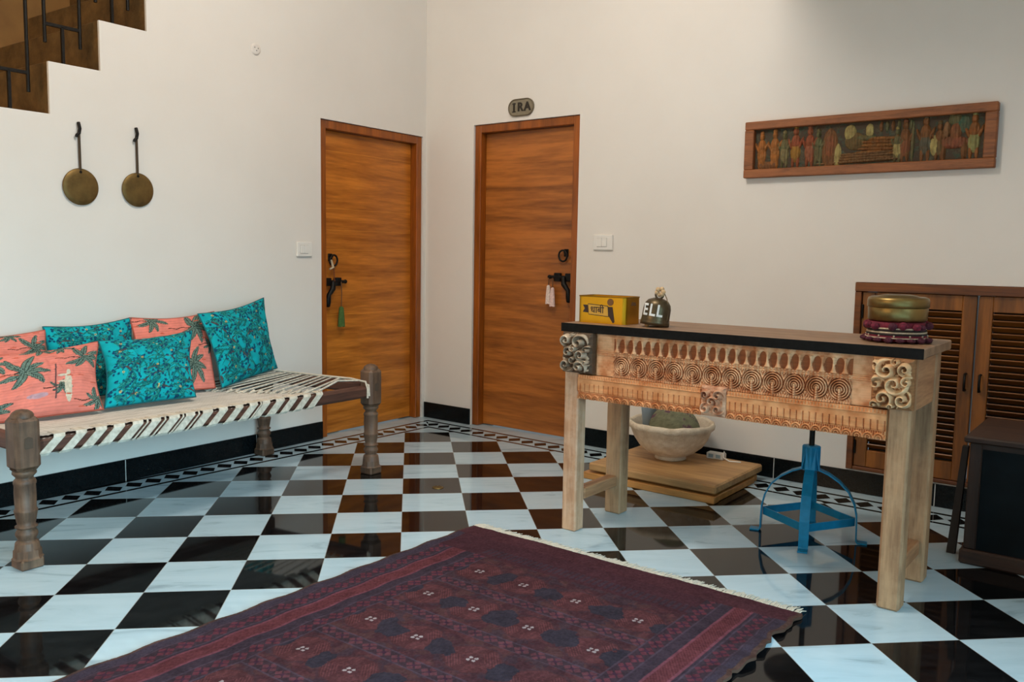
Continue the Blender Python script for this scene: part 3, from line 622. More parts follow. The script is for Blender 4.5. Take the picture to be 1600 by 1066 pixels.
cushion('coral cushion with a white figure at the front left of the daybed', [(3.270, .53, .503), (2.762, .55, .503), (2.648, .32, .780), (3.170, .33, .755)], .11, 'coral', 6, .0015)
cushion('teal leaf print cushion lying foremost in front of the others', [(2.750, .54, .505), (2.318, .58, .507), (2.157, .32, .800), (2.655, .33, .783)], .11, 'teal', 15)

# ------------------------------------------------------------------ carved console table (frame: x along the wall, y towards the wall)
M_TW = wood('console_wood', srgb(162, 114, 82), srgb(222, 178, 142), 'z', .6, 1.3, pale=srgb(230, 202, 176), pale_amt=.6, bump=.4)
M_TWD = wood('console_wood_weathered', srgb(112, 80, 56), srgb(188, 148, 110), 'z', .65, 1.3, pale=srgb(204, 168, 130), pale_amt=.5, bump=.4)
M_TWX = wood('console_beam_wood', srgb(172, 102, 58), srgb(230, 164, 110), 'x', .6, 1.1, bump=.3)
M_TOP = wood('console_top_wood', srgb(94, 68, 48), srgb(158, 122, 92), 'x', .5, .8, pale=srgb(168, 136, 106), pale_amt=.4, bump=.2)
M_EDGE = plain('black_edge', (.005, .005, .005), .6, var=.6, scale=60, bump=.2, spec=.15)
tb = empty('console_table', TF, ROT_R, 'tall carved pale wood console table with a black front edge', 'console table')
ZT = .925
MB().box(-.085, 1.372, -.006, .440, ZT-.036, ZT, .004).build('top', M_TOP, tb)
MB().box(-.087, 1.372, -.012, -.0055, ZT-.037, ZT-.0005, .001).build('front_edge', M_EDGE, tb)
tag(MB().box(-.070, .002, -.002, .068, 0, ZT-.037, .006).build('leg', M_TW, tb), 'pale limed front left leg')
MB().box(1.266, 1.342, .002, .078, 0, ZT-.037, .008).build('leg', M_TWD, tb)
tag(MB().box(-.062, .022, .350, .425, 0, ZT-.037, .006).build('leg', M_TWD, tb), 'brown weathered back left leg')
MB().box(1.266, 1.344, .350, .425, 0, ZT-.037, .008).build('leg', M_TWD, tb)
M_STR = wood('stretcher_wood', srgb(140, 92, 60), srgb(200, 150, 108), 'y', .6, 1.2, bump=.3)
MB().box(-.048, .004, .069, .349, .135, .185, .004).build('stretcher', M_STR, tb); MB().box(1.286, 1.326, .079, .349, .110, .165, .004).build('stretcher', M_STR, tb)
MB().box(.003, 1.265, .360, .395, .70, ZT-.037).build('rear_apron', M_TWX, tb); MB().box(1.300, 1.338, .079, .349, .70, ZT-.037).build('side_apron', M_STR, tb); MB().box(-.066, -.02, .069, .349, .70, ZT-.037).build('side_apron', M_STR, tb)
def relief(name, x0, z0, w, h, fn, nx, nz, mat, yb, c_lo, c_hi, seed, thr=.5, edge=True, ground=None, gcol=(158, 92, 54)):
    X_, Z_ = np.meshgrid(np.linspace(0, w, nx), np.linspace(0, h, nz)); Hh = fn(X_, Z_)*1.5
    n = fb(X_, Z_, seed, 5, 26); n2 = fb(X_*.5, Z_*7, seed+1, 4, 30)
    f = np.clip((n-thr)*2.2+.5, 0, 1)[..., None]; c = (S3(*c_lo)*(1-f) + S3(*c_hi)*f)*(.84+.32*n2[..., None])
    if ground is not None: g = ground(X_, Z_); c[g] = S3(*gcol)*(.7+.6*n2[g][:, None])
    P = np.stack([X_+x0, yb-Hh, Z_+z0], -1); ex = []
    if edge:                                        # return edges back to the board behind
        for sl, rev in ((np.s_[0, :], False), (np.s_[-1, :], True)):
            r0 = P[sl]; r1 = r0.copy(); r1[:, 1] = yb+.02; q = np.stack([r1, r0] if not rev else [r0, r1]); cc = np.stack([c[sl]]*2); ex.append((q, cc))
        for sl, rev in ((np.s_[:, 0], True), (np.s_[:, -1], False)):
            r0 = P[sl]; r1 = r0.copy(); r1[:, 1] = yb+.02; q = np.stack([r1, r0] if not rev else [r0, r1]); cc = np.stack([c[sl]]*2); ex.append((q, cc))
    return grid(name, P, mat, tb, c, extra=ex)
sm = lambda a, b, x: (lambda t: t*t*(3-2*t))(np.clip((x-a)/(b-a), 0, 1))
def panel(X_, Z_):
    H_ = np.full_like(X_, .004); xa, xb = .085, 1.060; inn = (X_ > xa) & (X_ < xb)
    p = .0405; u = ((X_-xa) % p)/p - .5; zz = Z_-.108                  # row of little pillars between ovals
    pil = (np.abs(u)*p < .004 + .010*np.clip((.035-zz)/.035, 0, 1)**1.2) & (zz > 0) & (zz < .052)
    pil |= (u*p)**2 + (zz-.050)**2 < .0062**2
    arch = ((np.abs(np.abs(u)-.5)*p/.0160)**2 + ((zz-.026)/.030)**2)
    top = np.where(zz > 0, .006*np.clip(arch-.85, 0, 1)**.5, 0) + .007*pil; top *= (zz > 0) & (zz < .068)
    H_ = np.where(inn & (zz > 0), .003 + top, H_)
    H_ = np.where(inn & (zz > .064), .004 + .005*np.abs(np.sin(PI*(X_-xa)/p)), H_)
    bead = inn & (Z_ > .088) & (Z_ < .108); H_ = np.where(bead, .005 + .006*np.abs(np.sin(PI*(X_-xa)/.0135))*np.abs(np.sin(PI*(Z_-.088)/.010)), H_)
    p2 = .0812; cx = (np.floor((X_-xa)/p2)+.5)*p2 + xa; dx = X_-cx; dz = Z_-.050; r = np.sqrt(dx**2+(dz*.98)**2)
    eye = inn & (Z_ > .008) & (Z_ < .088); rg = .005 + .0060*np.cos(2*PI*r/.0086)*(r > .006) + .003*(1-r/.05)
    out = r > .042; fan = .006 + .004*np.sin(np.abs(dx)*700 + dz*300)
    e = np.where(out, fan, rg); stem = (np.abs(dx) < .0035) & (dz < 0) & (dz > -.042); e = np.where(stem, .013, e); e = np.where(r < .005, .012, e); e = np.where((np.abs(np.abs(dx)-.0055) < .002) & (dz < -.004), .001, e)
    H_ = np.where(eye, e, H_); H_ = np.where(inn & (Z_ <= .008), .006 + .004*np.abs(np.sin(PI*X_/.010)), H_)
    H_ = np.where(~inn & (np.abs(Z_-.098) < .012), .004 + .002*np.sin(Z_*900), H_)
    return H_
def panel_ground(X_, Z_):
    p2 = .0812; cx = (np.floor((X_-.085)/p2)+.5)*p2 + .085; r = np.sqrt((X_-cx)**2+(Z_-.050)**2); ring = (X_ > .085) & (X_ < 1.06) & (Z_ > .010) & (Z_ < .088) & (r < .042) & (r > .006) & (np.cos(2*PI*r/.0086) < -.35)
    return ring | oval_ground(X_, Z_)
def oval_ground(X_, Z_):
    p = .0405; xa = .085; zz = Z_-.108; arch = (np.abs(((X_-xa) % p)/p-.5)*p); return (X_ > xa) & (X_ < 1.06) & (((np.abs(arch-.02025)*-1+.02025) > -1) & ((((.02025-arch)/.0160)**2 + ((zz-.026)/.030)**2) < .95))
kc = pig('carved_console_panel', .62, 90, .15)
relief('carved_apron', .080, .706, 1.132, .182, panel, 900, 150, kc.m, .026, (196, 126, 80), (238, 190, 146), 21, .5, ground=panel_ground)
def beam(X_, Z_, w):
    H_ = .010 + .002*sm(.085, .09, Z_)
    p = .0235; u = np.abs(((X_ % p)/p)-.5)*p; H_ = H_ - .006*((u < .0022) & (Z_ > .030) & (Z_ < .066)) - .003*np.exp(-((Z_-.031)/.0022)**2)
    p2 = .036; ux = ((X_ % p2)/p2-.5)*p2; r = np.sqrt(ux**2+(Z_-.004)**2); sc = .006+.004*np.cos(r*2*PI/.008); H_ = np.where(Z_ < .028, np.where(r < .018, sc+.003, .004+.003*np.sin(X_*800)), H_)
    H_ = np.where(Z_ > .092, .008 + .004*np.abs(np.sin(PI*X_/.012)), H_)
    return H_
relief('carved_beam', .003, .600, .575, .105, lambda x, z: beam(x, z, .6), 400, 84, kc.m, .008, (204, 128, 76), (232, 168, 116), 31, .5)
relief('carved_beam', .686, .600, .580, .105, lambda x, z: beam(x, z, .6), 400, 84, kc.m, .008, (204, 128, 76), (232, 168, 116), 33, .5)
MB().box(.003, 1.265, .0085, .050, .604, .705).build('beam_core', M_TWX, tb); MB().box(.003, 1.265, .027, .060, .705, ZT-.037).build('apron_core', M_TWX, tb)
def scroll(W_, H_, cs, seed):
    def fn(X_, Z_):
        out = np.full_like(X_, .004) + .008*fb(X_, Z_, seed, 3, 60)
        for cx, cz, R, k_, ph in cs:
            dx, dz = X_-cx, Z_-cz; r = np.sqrt(dx**2+dz**2)+1e-4; a = np.arctan2(dz, dx)
            sp = np.cos(k_*a + 5.2*np.log(r/R*8+.5) + ph); hh = (.012 + .010*sp)*np.clip((R-r)/R*3.0, 0, 1)**.5 + .004*np.clip(1-r/R, 0, 1); hh = np.where(r < R*.14, .004, hh)
            out = np.maximum(out, hh)
        ed = np.minimum(np.minimum(X_, W_-X_), np.minimum(Z_, H_-Z_)); rag = .006 + .007*fb(X_, Z_, seed+5, 2, 45)
        return out*np.clip(ed/rag, .1, 1)**.6
    return fn
S1_ = scroll(.136, .176, [(.052, .136, .046, 1, 0), (.080, .088, .046, -1, 1.5), (.044, .038, .040, 1, 3), (.110, .140, .030, -1, 0), (.106, .038, .034, -1, 2), (.022, .088, .030, 1, 1), (.118, .098, .026, 1, 1), (.016, .150, .022, -1, 0), (.016, .014, .02, 1, 2), (.080, .165, .02, 1, 0), (.074, .012, .02, -1, 1)], 41)
S2_ = scroll(.150, .176, [(.035, .14, .038, -1, 0), (.098, .135, .042, 1, 1), (.046, .09, .034, 1, 2), (.110, .08, .036, -1, 0), (.036, .036, .038, -1, 1), (.100, .030, .036, 1, 2), (.072, .108, .024, 1, 0), (.070, .060, .026, -1, 2), (.135, .105, .02, 1, 1), (.135, .05, .018, -1, 1), (.066, .165, .018, 1, 1)], 47)
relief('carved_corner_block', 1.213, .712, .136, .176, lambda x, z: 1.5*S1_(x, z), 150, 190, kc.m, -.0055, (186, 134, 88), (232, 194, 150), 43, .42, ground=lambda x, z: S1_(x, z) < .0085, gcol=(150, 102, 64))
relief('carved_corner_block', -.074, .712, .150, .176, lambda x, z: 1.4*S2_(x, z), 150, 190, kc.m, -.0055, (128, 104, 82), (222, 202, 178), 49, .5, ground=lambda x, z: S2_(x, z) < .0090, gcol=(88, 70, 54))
relief('carved_centre_block', .582, .602, .102, .118, scroll(.102, .118, [(.026, .085, .026, -1, 0), (.076, .085, .026, 1, 1), (.051, .060, .026, 1, 2), (.026, .032, .028, 1, 0), (.078, .032, .026, -1, 1)], 53), 90, 100, kc.m, -.006, (170, 108, 76), (226, 180, 146), 55, .45)

# things on the table
def on_table(name, s, d, z, label, cat, rz=0.0): return empty(name, tp(s, d, z), ROT_R+rz, label, cat)
M_GOLD = plain('golden_tin', srgb(206, 150, 30), .28, .85, .10, 6); M_GOLD_D = plain('gold_rim', srgb(150, 110, 24), .35, .85); M_RIB = plain('dark_print', srgb(44, 22, 16), .5); M_RIBP = plain('ribbon_gold', srgb(200, 158, 70), .4, .6)
tin = on_table('gold_tin_box', .060, .142, ZT, 'open golden tin box with a dark printed ribbon on the left of the table', 'tin box')
w, d, h = .242, .135, .116; r = .022
def rrect(w, d, r, n=6):
    P = []
    for cx, cy, a0 in ((w/2-r, d/2-r, 0), (-w/2+r, d/2-r, PI/2), (-w/2+r, -d/2+r, PI), (w/2-r, -d/2+r, 3*PI/2)): P += [(cx+r*math.cos(a0+PI/2*i/n), cy+r*math.sin(a0+PI/2*i/n)) for i in range(n+1)]
    return P
m = MB(); o1 = rrect(w, d, r); i1 = rrect(w-.006, d-.006, r-.003); n = len(o1)
vs = [(x, y, 0) for x, y in o1] + [(x, y, h) for x, y in o1] + [(x, y, h) for x, y in i1] + [(x, y, .004) for x, y in i1]
fs = [(i+a*n, (i+1) % n+a*n, (i+1) % n+(a+1)*n, i+(a+1)*n) for a in range(3) for i in range(n)] + [tuple(range(n-1, -1, -1)), tuple(range(3*n, 4*n))]
m.add(vs, fs); m.build('tin', M_GOLD, tin)
MB().tube([(x, y, h) for x, y in o1], .0028, 6, closed=True).build('rim', M_GOLD_D, tin)
yf = -d/2-.0006
MB().prism([(-.062, .036), (.040, .030), (.036, .078), (-.066, .084)], yf-.0006, yf+.0005).build('ribbon_border', M_RIB, tin)
MB().prism([(-.060, .039), (.038, .033), (.034, .075), (-.064, .081)], yf-.0012, yf-.0006).build('ribbon', M_RIBP, tin)
MB().prism([(-.092, .046), (-.064, .044), (-.068, .078), (-.092, .078), (-.082, .062)], yf-.0008, yf+.0005).build('ribbon_tail', M_RIB, tin)
MB().prism([(.040, .034), (.062, .004), (.070, .010), (.066, .030), (.058, .074), (.036, .074)], yf-.0008, yf+.0005).build('ribbon_tail', M_RIB, tin)
MB().lathe([(.016, .0), (.016, .0010)], 10, m=Matrix.Translation((.047, yf, .094)) @ Matrix.Rotation(PI/2, 4, 'X')).build('rosette', plain('brown_print', srgb(112, 70, 26), .5), tin)
text_mesh('lettering', 'धाबी', .040, .0004, M_RIB, tin, (-.018, yf-.0014, .0575), bold=.0006)
m = MB(); m.prism([(-.020, .080), (.024, .080), (.018, .094), (-.014, .096)], -.0006, .0006, Matrix.Translation((w/2, .0, 0)) @ Matrix.Rotation(PI/2, 4, 'Z')); m.build('side_print', plain('brown_print_side', srgb(112, 70, 26), .5), tin)

bell = on_table('metal_bell', .305, .105, ZT, 'dark metal bell with white letters and a ring, beside the golden tin', 'bell')
M_BELL = plain('bell_metal', srgb(92, 80, 60), .38, .8, .3, 20, .05)
tilt_ = Matrix.Rotation(.10, 4, 'Y') @ Matrix.Rotation(-.10, 4, 'X')
bm = Matrix.Translation((0, 0, .006)) @ tilt_
MB().lathe([(.050, .0), (.060, .0), (.061, .015), (.0590, .020), (.0580, .030), (.0572, .072), (.053, .090), (.042, .105), (.021, .114), (.003, .116)], 36, m=bm, cap=False).build('body', M_BELL, bell)
MB().tube([bm @ Vector((.018*math.cos(a), 0, .130+.018*math.sin(a))) for a in np.linspace(0, 2*PI, 20, endpoint=False)], .0045, 8, closed=True).build('ring', M_BELL, bell)
M_LET = plain('white_letter', (.80, .80, .78), .5)
def bent_text(ch, a0, size, z):                     # letter wrapped on the bell's drum
    o = text_mesh('lettering', ch, size, .0008, M_LET, bell, (0, 0, 0), bold=.0016); me = o.data; o.rotation_euler = (0, 0, 0)
    for v in me.vertices:
        a = a0 + v.co.x*.80/.058; R = .0582 + v.co.z + .001; p = bm @ Vector((R*math.sin(a), -R*math.cos(a), z + v.co.y)); v.co = p
for ch, a0 in (('E', -.42), ('L', .16), ('L', .68)): bent_text(ch, a0, .068, .060)
MB().sphere((-.018, -.030, .010), .011).build('clapper', plain('wooden_clapper', srgb(170, 130, 80), .6), bell)
m = MB(); P = [bm @ Vector((.012, 0, .130)), (.035, .004, .150), (.052, .004, .118), (.062, .002, .07), (.060, -.004, .03), (.046, -.012, .006)]; m.tube(P, .0022, 6); m.build('hanging_cord', plain('bell_cord', srgb(120, 96, 66), .8), bell)
m = MB()
for i in range(6): m.sphere((.022+.014*math.cos(i*1.1), .004*math.sin(i*2), .146+.013*math.sin(i*1.1)), .010, 8)
m.build('knot', plain('raffia_knot', srgb(206, 172, 130), .85, var=.3, scale=60, bump=.4), bell)

rg = on_table('embroidered_ring', 1.232, .205, ZT, 'maroon embroidered fabric ring with tufts under the brass box', 'fabric ring')
M_MAR = plain('maroon_fabric', srgb(112, 28, 48), .9, var=.45, scale=120, bump=.4); M_CRM = plain('cream_braid', srgb(196, 176, 150), .9, var=.3, scale=200); M_BLK = plain('black_braid', srgb(44, 36, 34), .9)
MB().lathe([(.05, .004), (.098, .006), (.102, .020), (.096, .034), (.094, .050), (.098, .062), (.094, .073), (.05, .074)], 44, cap=False).build('body', M_MAR, rg)
for z, r, t_, mt in ((.030, .099, .0035, M_BLK), (.037, .098, .0035, M_CRM), (.044, .097, .0035, M_BLK), (.051, .098, .003, M_CRM), (.018, .1035, .0022, M_CRM)):
    MB().tube([(r*math.cos(a), r*math.sin(a), z) for a in np.linspace(0, 2*PI, 40, endpoint=False)], t_, 6, closed=True).build('braid', mt, rg)
M_TUF = plain('tuft_yarn', srgb(104, 28, 48), .95, var=.7, scale=110, bump=.5); M_TUP = plain('tuft_yarn_purple', srgb(74, 28, 44), .95, var=.7, scale=160, bump=.5)
for i in range(16):
    a = 2*PI*(i+random.uniform(-.3, .3))/16; R_t = .104+random.uniform(-.004, .006); MB().sphere((R_t*math.cos(a), R_t*math.sin(a), .060+random.uniform(-.004, .003)), .015, 8, (1, 1, random.uniform(.7, 1.05))).build('tuft', M_TUF if i % 3 else M_TUP, rg)
for i in range(18):
    a = 2*PI*(i+.5)/18; MB().sphere(((.108+random.uniform(-.004, .005))*math.cos(a), .108*math.sin(a), .011), .0150, 8, (1, 1, random.uniform(.5, .72))).build('tuft', M_TUP, rg)
for i in range(12):
    a = 2*PI*(i+.3)/12; MB().sphere((.1015*math.cos(a), .1015*math.sin(a), .0255), .0035, 6).build('mirror_bead', M_CRM, rg)
bb = on_table('brass_box', 1.232, .205, ZT+.0755, 'round lidded brass box on top of the maroon fabric ring', 'brass box')
MB().lathe([(.003, .0), (.092, .0), (.099, .006), (.1005, .046), (.099, .049)], 56, cap=False).build('body', M_BRASS, bb)
MB().lathe([(.1005, .0495), (.1035, .051), (.1035, .074), (.100, .083), (.090, .087), (.070, .086), (.066, .090), (.045, .094), (.003, .0955)], 56, cap=False).build('lid', M_BRASS, bb)

# ------------------------------------------------------------------ under and behind the table
pf = empty('wooden_platform', wr(1.930, .70), ROT_R, 'low wooden platform of a thick board on a frame under the table', 'wooden platform')
M_PF = wood('platform_board', srgb(132, 96, 56), srgb(196, 154, 102), 'x', .55, .8, bump=.2); M_PF2 = wood('platform_frame', srgb(150, 100, 48), srgb(204, 146, 78), 'x', .5, 1.0, bump=.2)
MB().box(-.03, .715, .0, .61, .046, .090, .008).build('board', M_PF, pf)
m = MB(); m.box(-.060, .715, -.012, .048, .0, .036, .004); m.build('runner', M_PF2, pf); MB().box(-.02, .70, .52, .58, .0, .036, .004).build('runner', M_PF2, pf)
MB().box(-.06, .0, .049, .519, .0, .034, .004).build('runner', M_PF2, pf); MB().box(.648, .71, .049, .519, .0, .034, .004).build('runner', M_PF2, pf)
for x in (.05, .62): MB().box(x, x+.04, .09, .50, .0365, .0455).build('spacer', M_PF2, pf)
bw = empty('stone_bowl', wr(2.195, .31, .090), ROT_R, 'large rough white bowl standing on the low platform under the table', 'bowl')
k = NT('rough_white_clay', .8); co = k.coord(); f = k.noise(co, 14, 6, .7); k.base(k.ramp(f, [(.3, srgb(190, 172, 146)), (.6, srgb(222, 210, 190))])).bump(k.noise(co, 30, 5, .7), .6, .012); M_CLAY = k.m
n = 72; prof = [(.075, 0), (.088, .004), (.086, .018), (.090, .024), (.130, .042), (.175, .080), (.205, .125), (.222, .170), (.228, .176), (.238, .182), (.242, .200), (.238, .214), (.228, .217), (.216, .205), (.205, .170), (.17, .10), (.10, .05), (.003, .045)]
m = MB(); m.lathe(prof, n, cap=False)
m.v = [(x*(1+.010*math.sin(5*math.atan2(y, x)+z*9)), y*(1+.010*math.sin(5*math.atan2(y, x)+z*9)), z+(.0018*math.sin(7*math.atan2(y, x)) + .0015*math.sin(13*math.atan2(y, x)) if z > .16 else 0)) for x, y, z in m.v]
m.add([], []); m.build('bowl', M_CLAY, bw)
def in_bowl(name, x, y, z, label, cat, rz=0.0): return empty(name, wr(2.195, .31, .090) + dR*x - nR*y + Vector((0, 0, z)), ROT_R+rz, label, cat)
q = in_bowl('cloth_bundle', .035, -.03, .10, 'grey green printed cloth bundle inside the stone bowl', 'cloth')
U, V = np.meshgrid(np.linspace(0, 2*PI, 80), np.linspace(0, 1, 40)); rr = .135*np.sqrt(np.clip(1-(V*1.0)**3, 0, 1))*(1+.05*np.sin(5*U+3*V)) ; cz = V*.215
cc = S3(110, 112, 90)*(.55+.9*fb(np.cos(U)*2+3, V*6+np.sin(U)*2+3, 71, 4, 5)[..., None]); mk = fb(np.cos(U)+2, V*2+np.sin(U)+2, 74, 2, 4) > .66; cc[mk] = S3(92, 66, 82)
rr2 = np.where(V < .01, .0, rr); grid('cloth', np.stack([rr*np.cos(U)*1.1, rr*np.sin(U)*.9, cz], -1), pig('bundle_print', .9, 120, .3).m, q, cc)
q = in_bowl('blue_plastic_tub', -.155, .03, .095, 'pale blue plastic tub at the left inside the stone bowl', 'tub')
MB().lathe([(.003, 0), (.030, 0), (.050, .185), (.053, .187), (.048, .187), (.028, .004), (.003, .004)], 28, cap=False).build('tub', plain('pale_blue_plastic', srgb(176, 200, 222), .4, var=.03), q)
ps = empty('power_strip', wr(2.395, .14, .090), ROT_R, 'small white power strip on the platform behind the stone bowl', 'power strip')
MB().box(-.05, .05, -.025, .025, 0, .035, .004).build('housing', M_WHITE, ps)
for i in (-1, 1): MB().box(i*.022-.014, i*.022+.014, -.0265, -.0245, .008, .028).build('socket', plain('socket_blue', srgb(150, 176, 190), .4), ps)
MB().tube([(.05, 0, .012), (.062, -.02, .035), (.060, -.03, .055), (.052, -.028, .02), (.09, -.03, .004), (.15, -.01, .004)], .004, 8).build('cable', M_WHITE, ps)

# blue adjustable stool
M_BLUE = plain('blue_paint', srgb(8, 130, 178), .42, .1, .18, 30, .05)
sl = empty('adjustable_stool', wr(3.165, .890), ROT_R + math.radians(14), 'blue metal screw stool with four bowed legs under the table', 'stool')
for q in range(4):
    a = q*PI/2; c_, s_ = math.cos(a), math.sin(a)
    pr = [(.020, .405), (.030, .340), (.036, .305), (.075, .290), (.120, .262), (.160, .222), (.186, .170), (.197, .120), (.199, .07), (.200, .012), (.206, .004), (.245, .004)]
    m = MB(); m.strip([(r_*c_, r_*s_, z) for r_, z in pr], .040, .006, (-s_, c_, 0)); m.build('leg', M_BLUE, sl)
for q in range(4):
    a = q*PI/2; b = a+PI/2; p0 = Vector((math.cos(a), math.sin(a), 0))*.193; p1 = Vector((math.cos(b), math.sin(b), 0))*.193
    m = MB(); d_ = (p1-p0).normalized(); p0, p1 = p0+d_*.004, p1-d_*.004; m.strip([p0+Vector((0, 0, .092)), p1+Vector((0, 0, .092))], .034, .005, (0, 0, 1)); m.build('brace', M_BLUE, sl)
MB().box(-.030, .030, -.030, .030, .296, .410, .006, m=Matrix.Rotation(PI/4, 4, 'Z')).build('collar', M_BLUE, sl)
MB().tube([(0, 0, .20), (0, 0, .598)], .0115, 14).build('screw', M_IRON, sl)
MB().lathe([(.003, .598), (.06, .599), (.150, .612), (.158, .622), (.155, .640), (.10, .634), (.003, .630)], 40, cap=False).build('seat', wood('stool_seat_wood', srgb(84, 52, 28), srgb(146, 98, 56), 'x', .5), sl)

# dark chest at right
M_TEAL = plain('dark_teal_paint', (.0025, .0055, .0075), .5, var=.6, scale=9, bump=.1, spec=.15); M_CHW = wood('chest_wood', srgb(26, 15, 10), srgb(62, 38, 26), 'z', .6, 1.0, bump=.2); M_CHX = wood('chest_wood_rail', srgb(30, 18, 12), srgb(74, 47, 33), 'x', .6, 1.0, bump=.2)
ch = empty('wooden_chest', wr(3.765, .805), ROT_R, 'dark teal wooden chest with brown frame and lid at the right edge', 'chest')
cw, cd, hh = .80, .50, .51
MB().box(-.012, cw+.012, -.016, cd+.012, 0, .062, .008).build('plinth', M_CHX, ch)
for x in (.0, cw-.045): MB().box(x, x+.045, -.004, .045, .062, hh-.012, .004).build('corner_post', M_CHW, ch)
for x in (.0, cw-.045): MB().box(x, x+.045, cd-.045, cd+.002, .062, hh-.012, .004).build('corner_post', M_CHW, ch)
MB().box(.010, cw-.010, .006, cd-.006, .062, hh-.012).build('body', M_TEAL, ch)
MB().box(.046, cw-.046, .0, .0055, hh-.035, hh-.012).build('top_rail', M_CHX, ch)
MB().box(-.020, cw+.02, -.024, cd+.01, hh-.012, hh+.014, .006).build('lid', M_CHX, ch)
dk = empty('dark_box', wr(3.765, .805, hh+.015) + dR*.46 - nR*.16, ROT_R, 'small dark box on the chest, cut by the right edge', 'box')
MB().box(-.13, .06, -.06, .06, 0, .058, .006).build('box', M_IRON, dk); MB().box(-.132, .062, -.062, .062, .058, .070, .003).build('lid', M_IRON, dk)
pk = empty('leaning_plank', wr(3.715, .715), ROT_R, 'narrow dark plank leaning beside the left end of the chest', 'plank')
MB().prism([(-.026, 0), (.006, 0), (.030, .46), (.008, .46)], 0, .035).build('plank', plain('dark_plank', srgb(30, 20, 14), .7), pk)

# brass medallion in the floor
md = empty('floor_medallion', (.181, -1.090, .0), 0, 'small round brass medallion lying on a black floor tile', 'medallion')
MB().lathe([(.030, .0005), (.030, .002), (.026, .0032), (.003, .0032)], 30, cap=False).build('plate', M_BRASS, md)
for i in range(6): MB().sphere((.016*math.cos(i*PI/3), .016*math.sin(i*PI/3), .0034), .006, 8, (1, 1, .35)).build('boss', M_BRASS_D, md)
MB().sphere((0, 0, .0036), .006, 8, (1, 1, .35)).build('boss', M_BRASS_D, md)

# ------------------------------------------------------------------ rug (u across from the left edge, v towards the viewer)
RW, RL = 1.470, 2.35
rug = empty('rug', wr(1.967, 1.757, .001), ROT_R, 'dark maroon patterned wool rug with a pale fringe', 'rug')
nu, nv = 470, 760
U, V = np.meshgrid(np.linspace(0, RW, nu), np.linspace(0, RL, nv), indexing='xy')
n1 = fb(U, V, 91, 4, 30); n2 = fb(U*1.0, V*1.0, 92, 3, 140); n3 = fb(U, V, 93, 3, 4)
MAR, RED, NAVY, PINK, BRN = S3(74, 40, 48), S3(100, 44, 50), S3(50, 44, 56), S3(120, 62, 76), S3(84, 52, 52)
col = np.empty(U.shape+(3,)); col[:] = MAR
def put(mk, c, f=1.0): col[mk] = col[mk]*(1-f) + c*f
blk = ((U*180).astype(int)*7 + (V*180).astype(int)*13) % 11
fld = (U > .245) & (U < 1.165) & (V > .27)
put(fld, MAR*.95)
put(fld & (n1 > .52), BRN*.9)
n5 = fb(U, V, 103, 4, 22); put(fld & (n5 > .60), S3(58, 48, 60), .7); put(fld & (n5 < .38), S3(96, 50, 54), .7)
cu_ = np.array([.38, .59, .82, 1.067]); cv_ = .41 + .279*np.arange(8)
du = np.min(np.abs(U[..., None]-cu_), -1); dv_ = np.min(np.abs(V[..., None]-cv_), -1)
octa = np.maximum(np.maximum(du/.112, dv_/.090), (du+dv_*1.25)/.150) + (n2-.5)*.12
fan = np.abs(np.sin((du*1.0+dv_*.9)*2*PI/.022))
g_ = fld & (octa < 1); put(g_, S3(90, 46, 48), .85); put(g_ & (octa > .90), NAVY, .5); put(g_ & (octa > .35) & (octa < .85) & (fan > .86) & (du > dv_*.25), S3(138, 76, 80), .5); put(g_ & (octa < .30), S3(84, 42, 46))
cbm = (cu_[:-1]+cu_[1:])/2; dub = np.min(np.abs(U[..., None]-np.r_[cbm, .265, 1.155]), -1)
wx = (fb(U, V, 101, 3, 16)-.5)*.075; wy = (fb(U, V, 102, 3, 16)-.5)*.075
put(fld & (((dub+wx)/.055)**2 + ((dv_+wy)/.058)**2 < .55+.9*n1), S3(40, 44, 58))
# chains of small flowers between the rows and along both borders
def chain(t, along, w, base_c, flower):
    k_ = np.abs(t) < w; put(k_, base_c); a = ((along/.062) % 1 - .5)*.062; d_ = np.maximum(np.abs(a), np.abs(t)); st_ = (np.abs(a)+np.abs(t) < .030) & ~((np.abs(np.abs(a)-np.abs(t)) < .004)); put(k_ & st_, flower); put(k_ & (d_ < .007), S3(64, 34, 60)); put((np.abs(np.abs(t)-w) < .003), S3(84, 72, 90), .7)
for z in cv_[:-1]+.1395: 
    m_ = fld; tt = np.where(m_, V-z, 9); chain(tt, U, .026, S3(56, 42, 52), S3(106, 58, 68))
for mir in (0, 1):
    t = (RW-U) if mir == 0 else U
    rest = V > (.10 if mir == 0 else .10)
    put(rest & (t < .30), S3(54, 46, 60)); 
    chain(np.where(rest, t-.272, 9), V, .030, S3(54, 42, 54), S3(108, 50, 64)); 
    put(rest & (t > .130) & (t < .196), RED); put(rest & (t > .130) & (t < .196) & (np.abs(np.sin(V*2*PI/.03+t*300)) > .8), S3(126, 64, 70), .6)
    put(rest & ((np.abs(t-.132) < .004) | (np.abs(t-.194) < .004)), S3(130, 70, 84))
    chain(np.where(rest, t-.085, 9), V, .030, S3(54, 44, 56), S3(106, 48, 64))
    put(rest & (t < .050), S3(66, 62, 80)); put(rest & (t < .050) & (n2 > .55), S3(46, 44, 60))
endb = (V < .10); put(endb, S3(78, 38, 46)); put((V > .10) & (V < .27) & (U > .05) & (U < RW-.30), S3(70, 34, 44)); put((np.abs(V-.215) < .03) & (U > .25) & (U < RW-.3) & (np.abs(np.sin(U*2*PI/.05)) > .55), S3(62, 46, 60))
for cu1 in cu_:
    for cv1 in cv_:
        for dx_, dy_ in ((-.010, -.007), (.010, .007), (-.009, .009), (.009, -.009)): put(((U-cu1-dx_)/.0065)**2+((V-cv1-dy_)/.006)**2 < 1, S3(196, 182, 186))
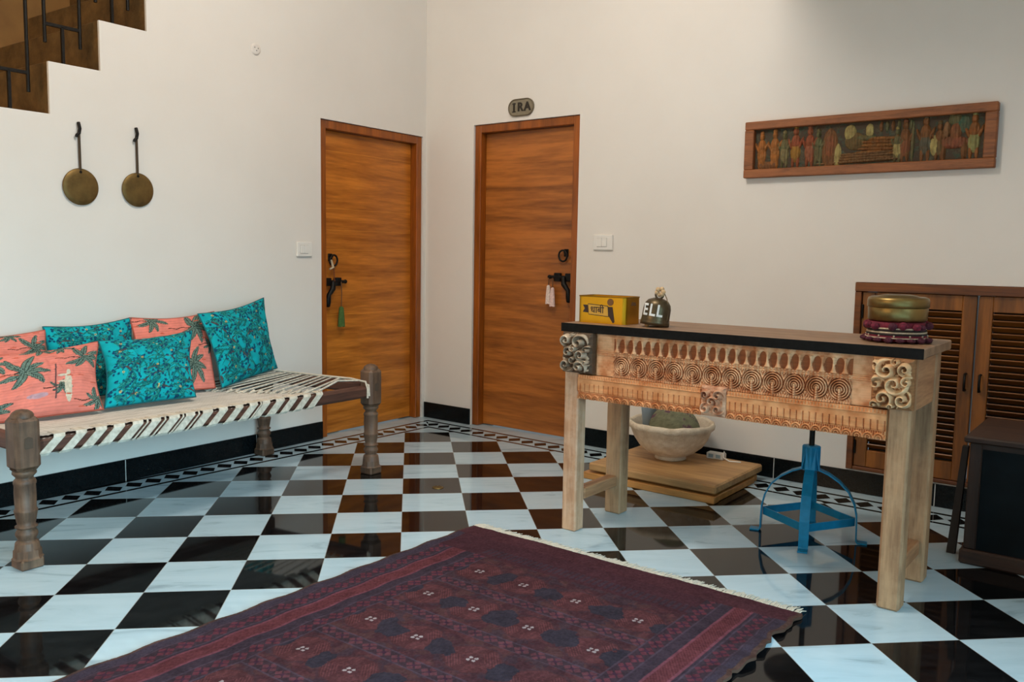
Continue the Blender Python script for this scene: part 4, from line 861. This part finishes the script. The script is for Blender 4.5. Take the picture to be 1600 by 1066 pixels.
put((U < .012) | (U > RW-.016), S3(88, 66, 56))
n4 = fb(U, V*.35, 97, 3, 260); col = col*.62 + .38*S3(70, 52, 58); col *= (.55+.44*n1+.55*(n2-.4)+.35*(n4-.4))[..., None]; col = col*(.9+.25*n3[..., None])
edge_w = np.where(U < .02, 1, 0) + np.where(U > RW-.02, 1, 0)
Zr = .010 + .0018*(n2-.5) + .012*np.clip((fb(U, V, 99, 3, 5)-.55), 0, 1)*np.clip(np.minimum(U, RW-U)*8, .15, 1)
wob = (.006*np.sin(V*19)+.005*np.sin(V*43+1)+.004*np.sin(V*77))*np.clip((np.abs(U/RW-.5)*2-.90)/.10, 0, 1)
Ux = U + np.where(U > RW/2, (U/RW-.5)*2*wob, (.5-U/RW)*2*.004*np.sin(V*31+2)*1.3)
ripple = .014*np.clip((U-(RW-.10))/.10, 0, 1)*np.abs(np.sin(V*24))*np.clip(V*3, 0, 1)
Zr = Zr + ripple
Pr = np.stack([Ux, -V, Zr], -1); Pb = Pr.copy(); Pb[..., 2] = .0005 + ripple; Pb = Pb[:, ::-1]
ex = [(Pb, col[:, ::-1])]
kr = pig('rug_wool', .95, 700, .5, .08)
for a, b in ((Pr[:, -1], Pb[:, 0]), (Pb[:, -1], Pr[:, 0])): ex.append((np.stack([a, b], 1)[:, ::-1], np.stack([np.tile(S3(84, 62, 52), (nv, 1))]*2, 1)))
for i_, fl_ in ((0, 1), (-1, 0)):
    a = Pr[i_]; b = a.copy(); b[:, 2] = .0005; q_ = np.stack([a, b], 0); q_ = q_ if fl_ == 0 else q_[::-1]; ex.append((q_, np.tile(S3(74, 36, 44), (2, nu, 1))))
grid('pile', Pr[:, ::-1] if False else Pr, kr.m, rug, col, extra=ex)
# knotted fringe along the far end
fr = MB(); x = .004
while x < RW-.004:
    L_ = random.uniform(.038, .068); dx_ = random.uniform(-.006, .012); fr.tube([(x, -.006, .006), (x+dx_*.3, L_*.4, .007+random.uniform(0, .004)), (x+dx_, L_, .0035)], [.0030, .0026, .0014], 4); x += random.uniform(.0026, .0044)
fo = fr.build('fringe', plain('fringe_cotton', srgb(214, 204, 188), .9, var=.15, scale=60), rug); fo['kind'] = 'stuff'
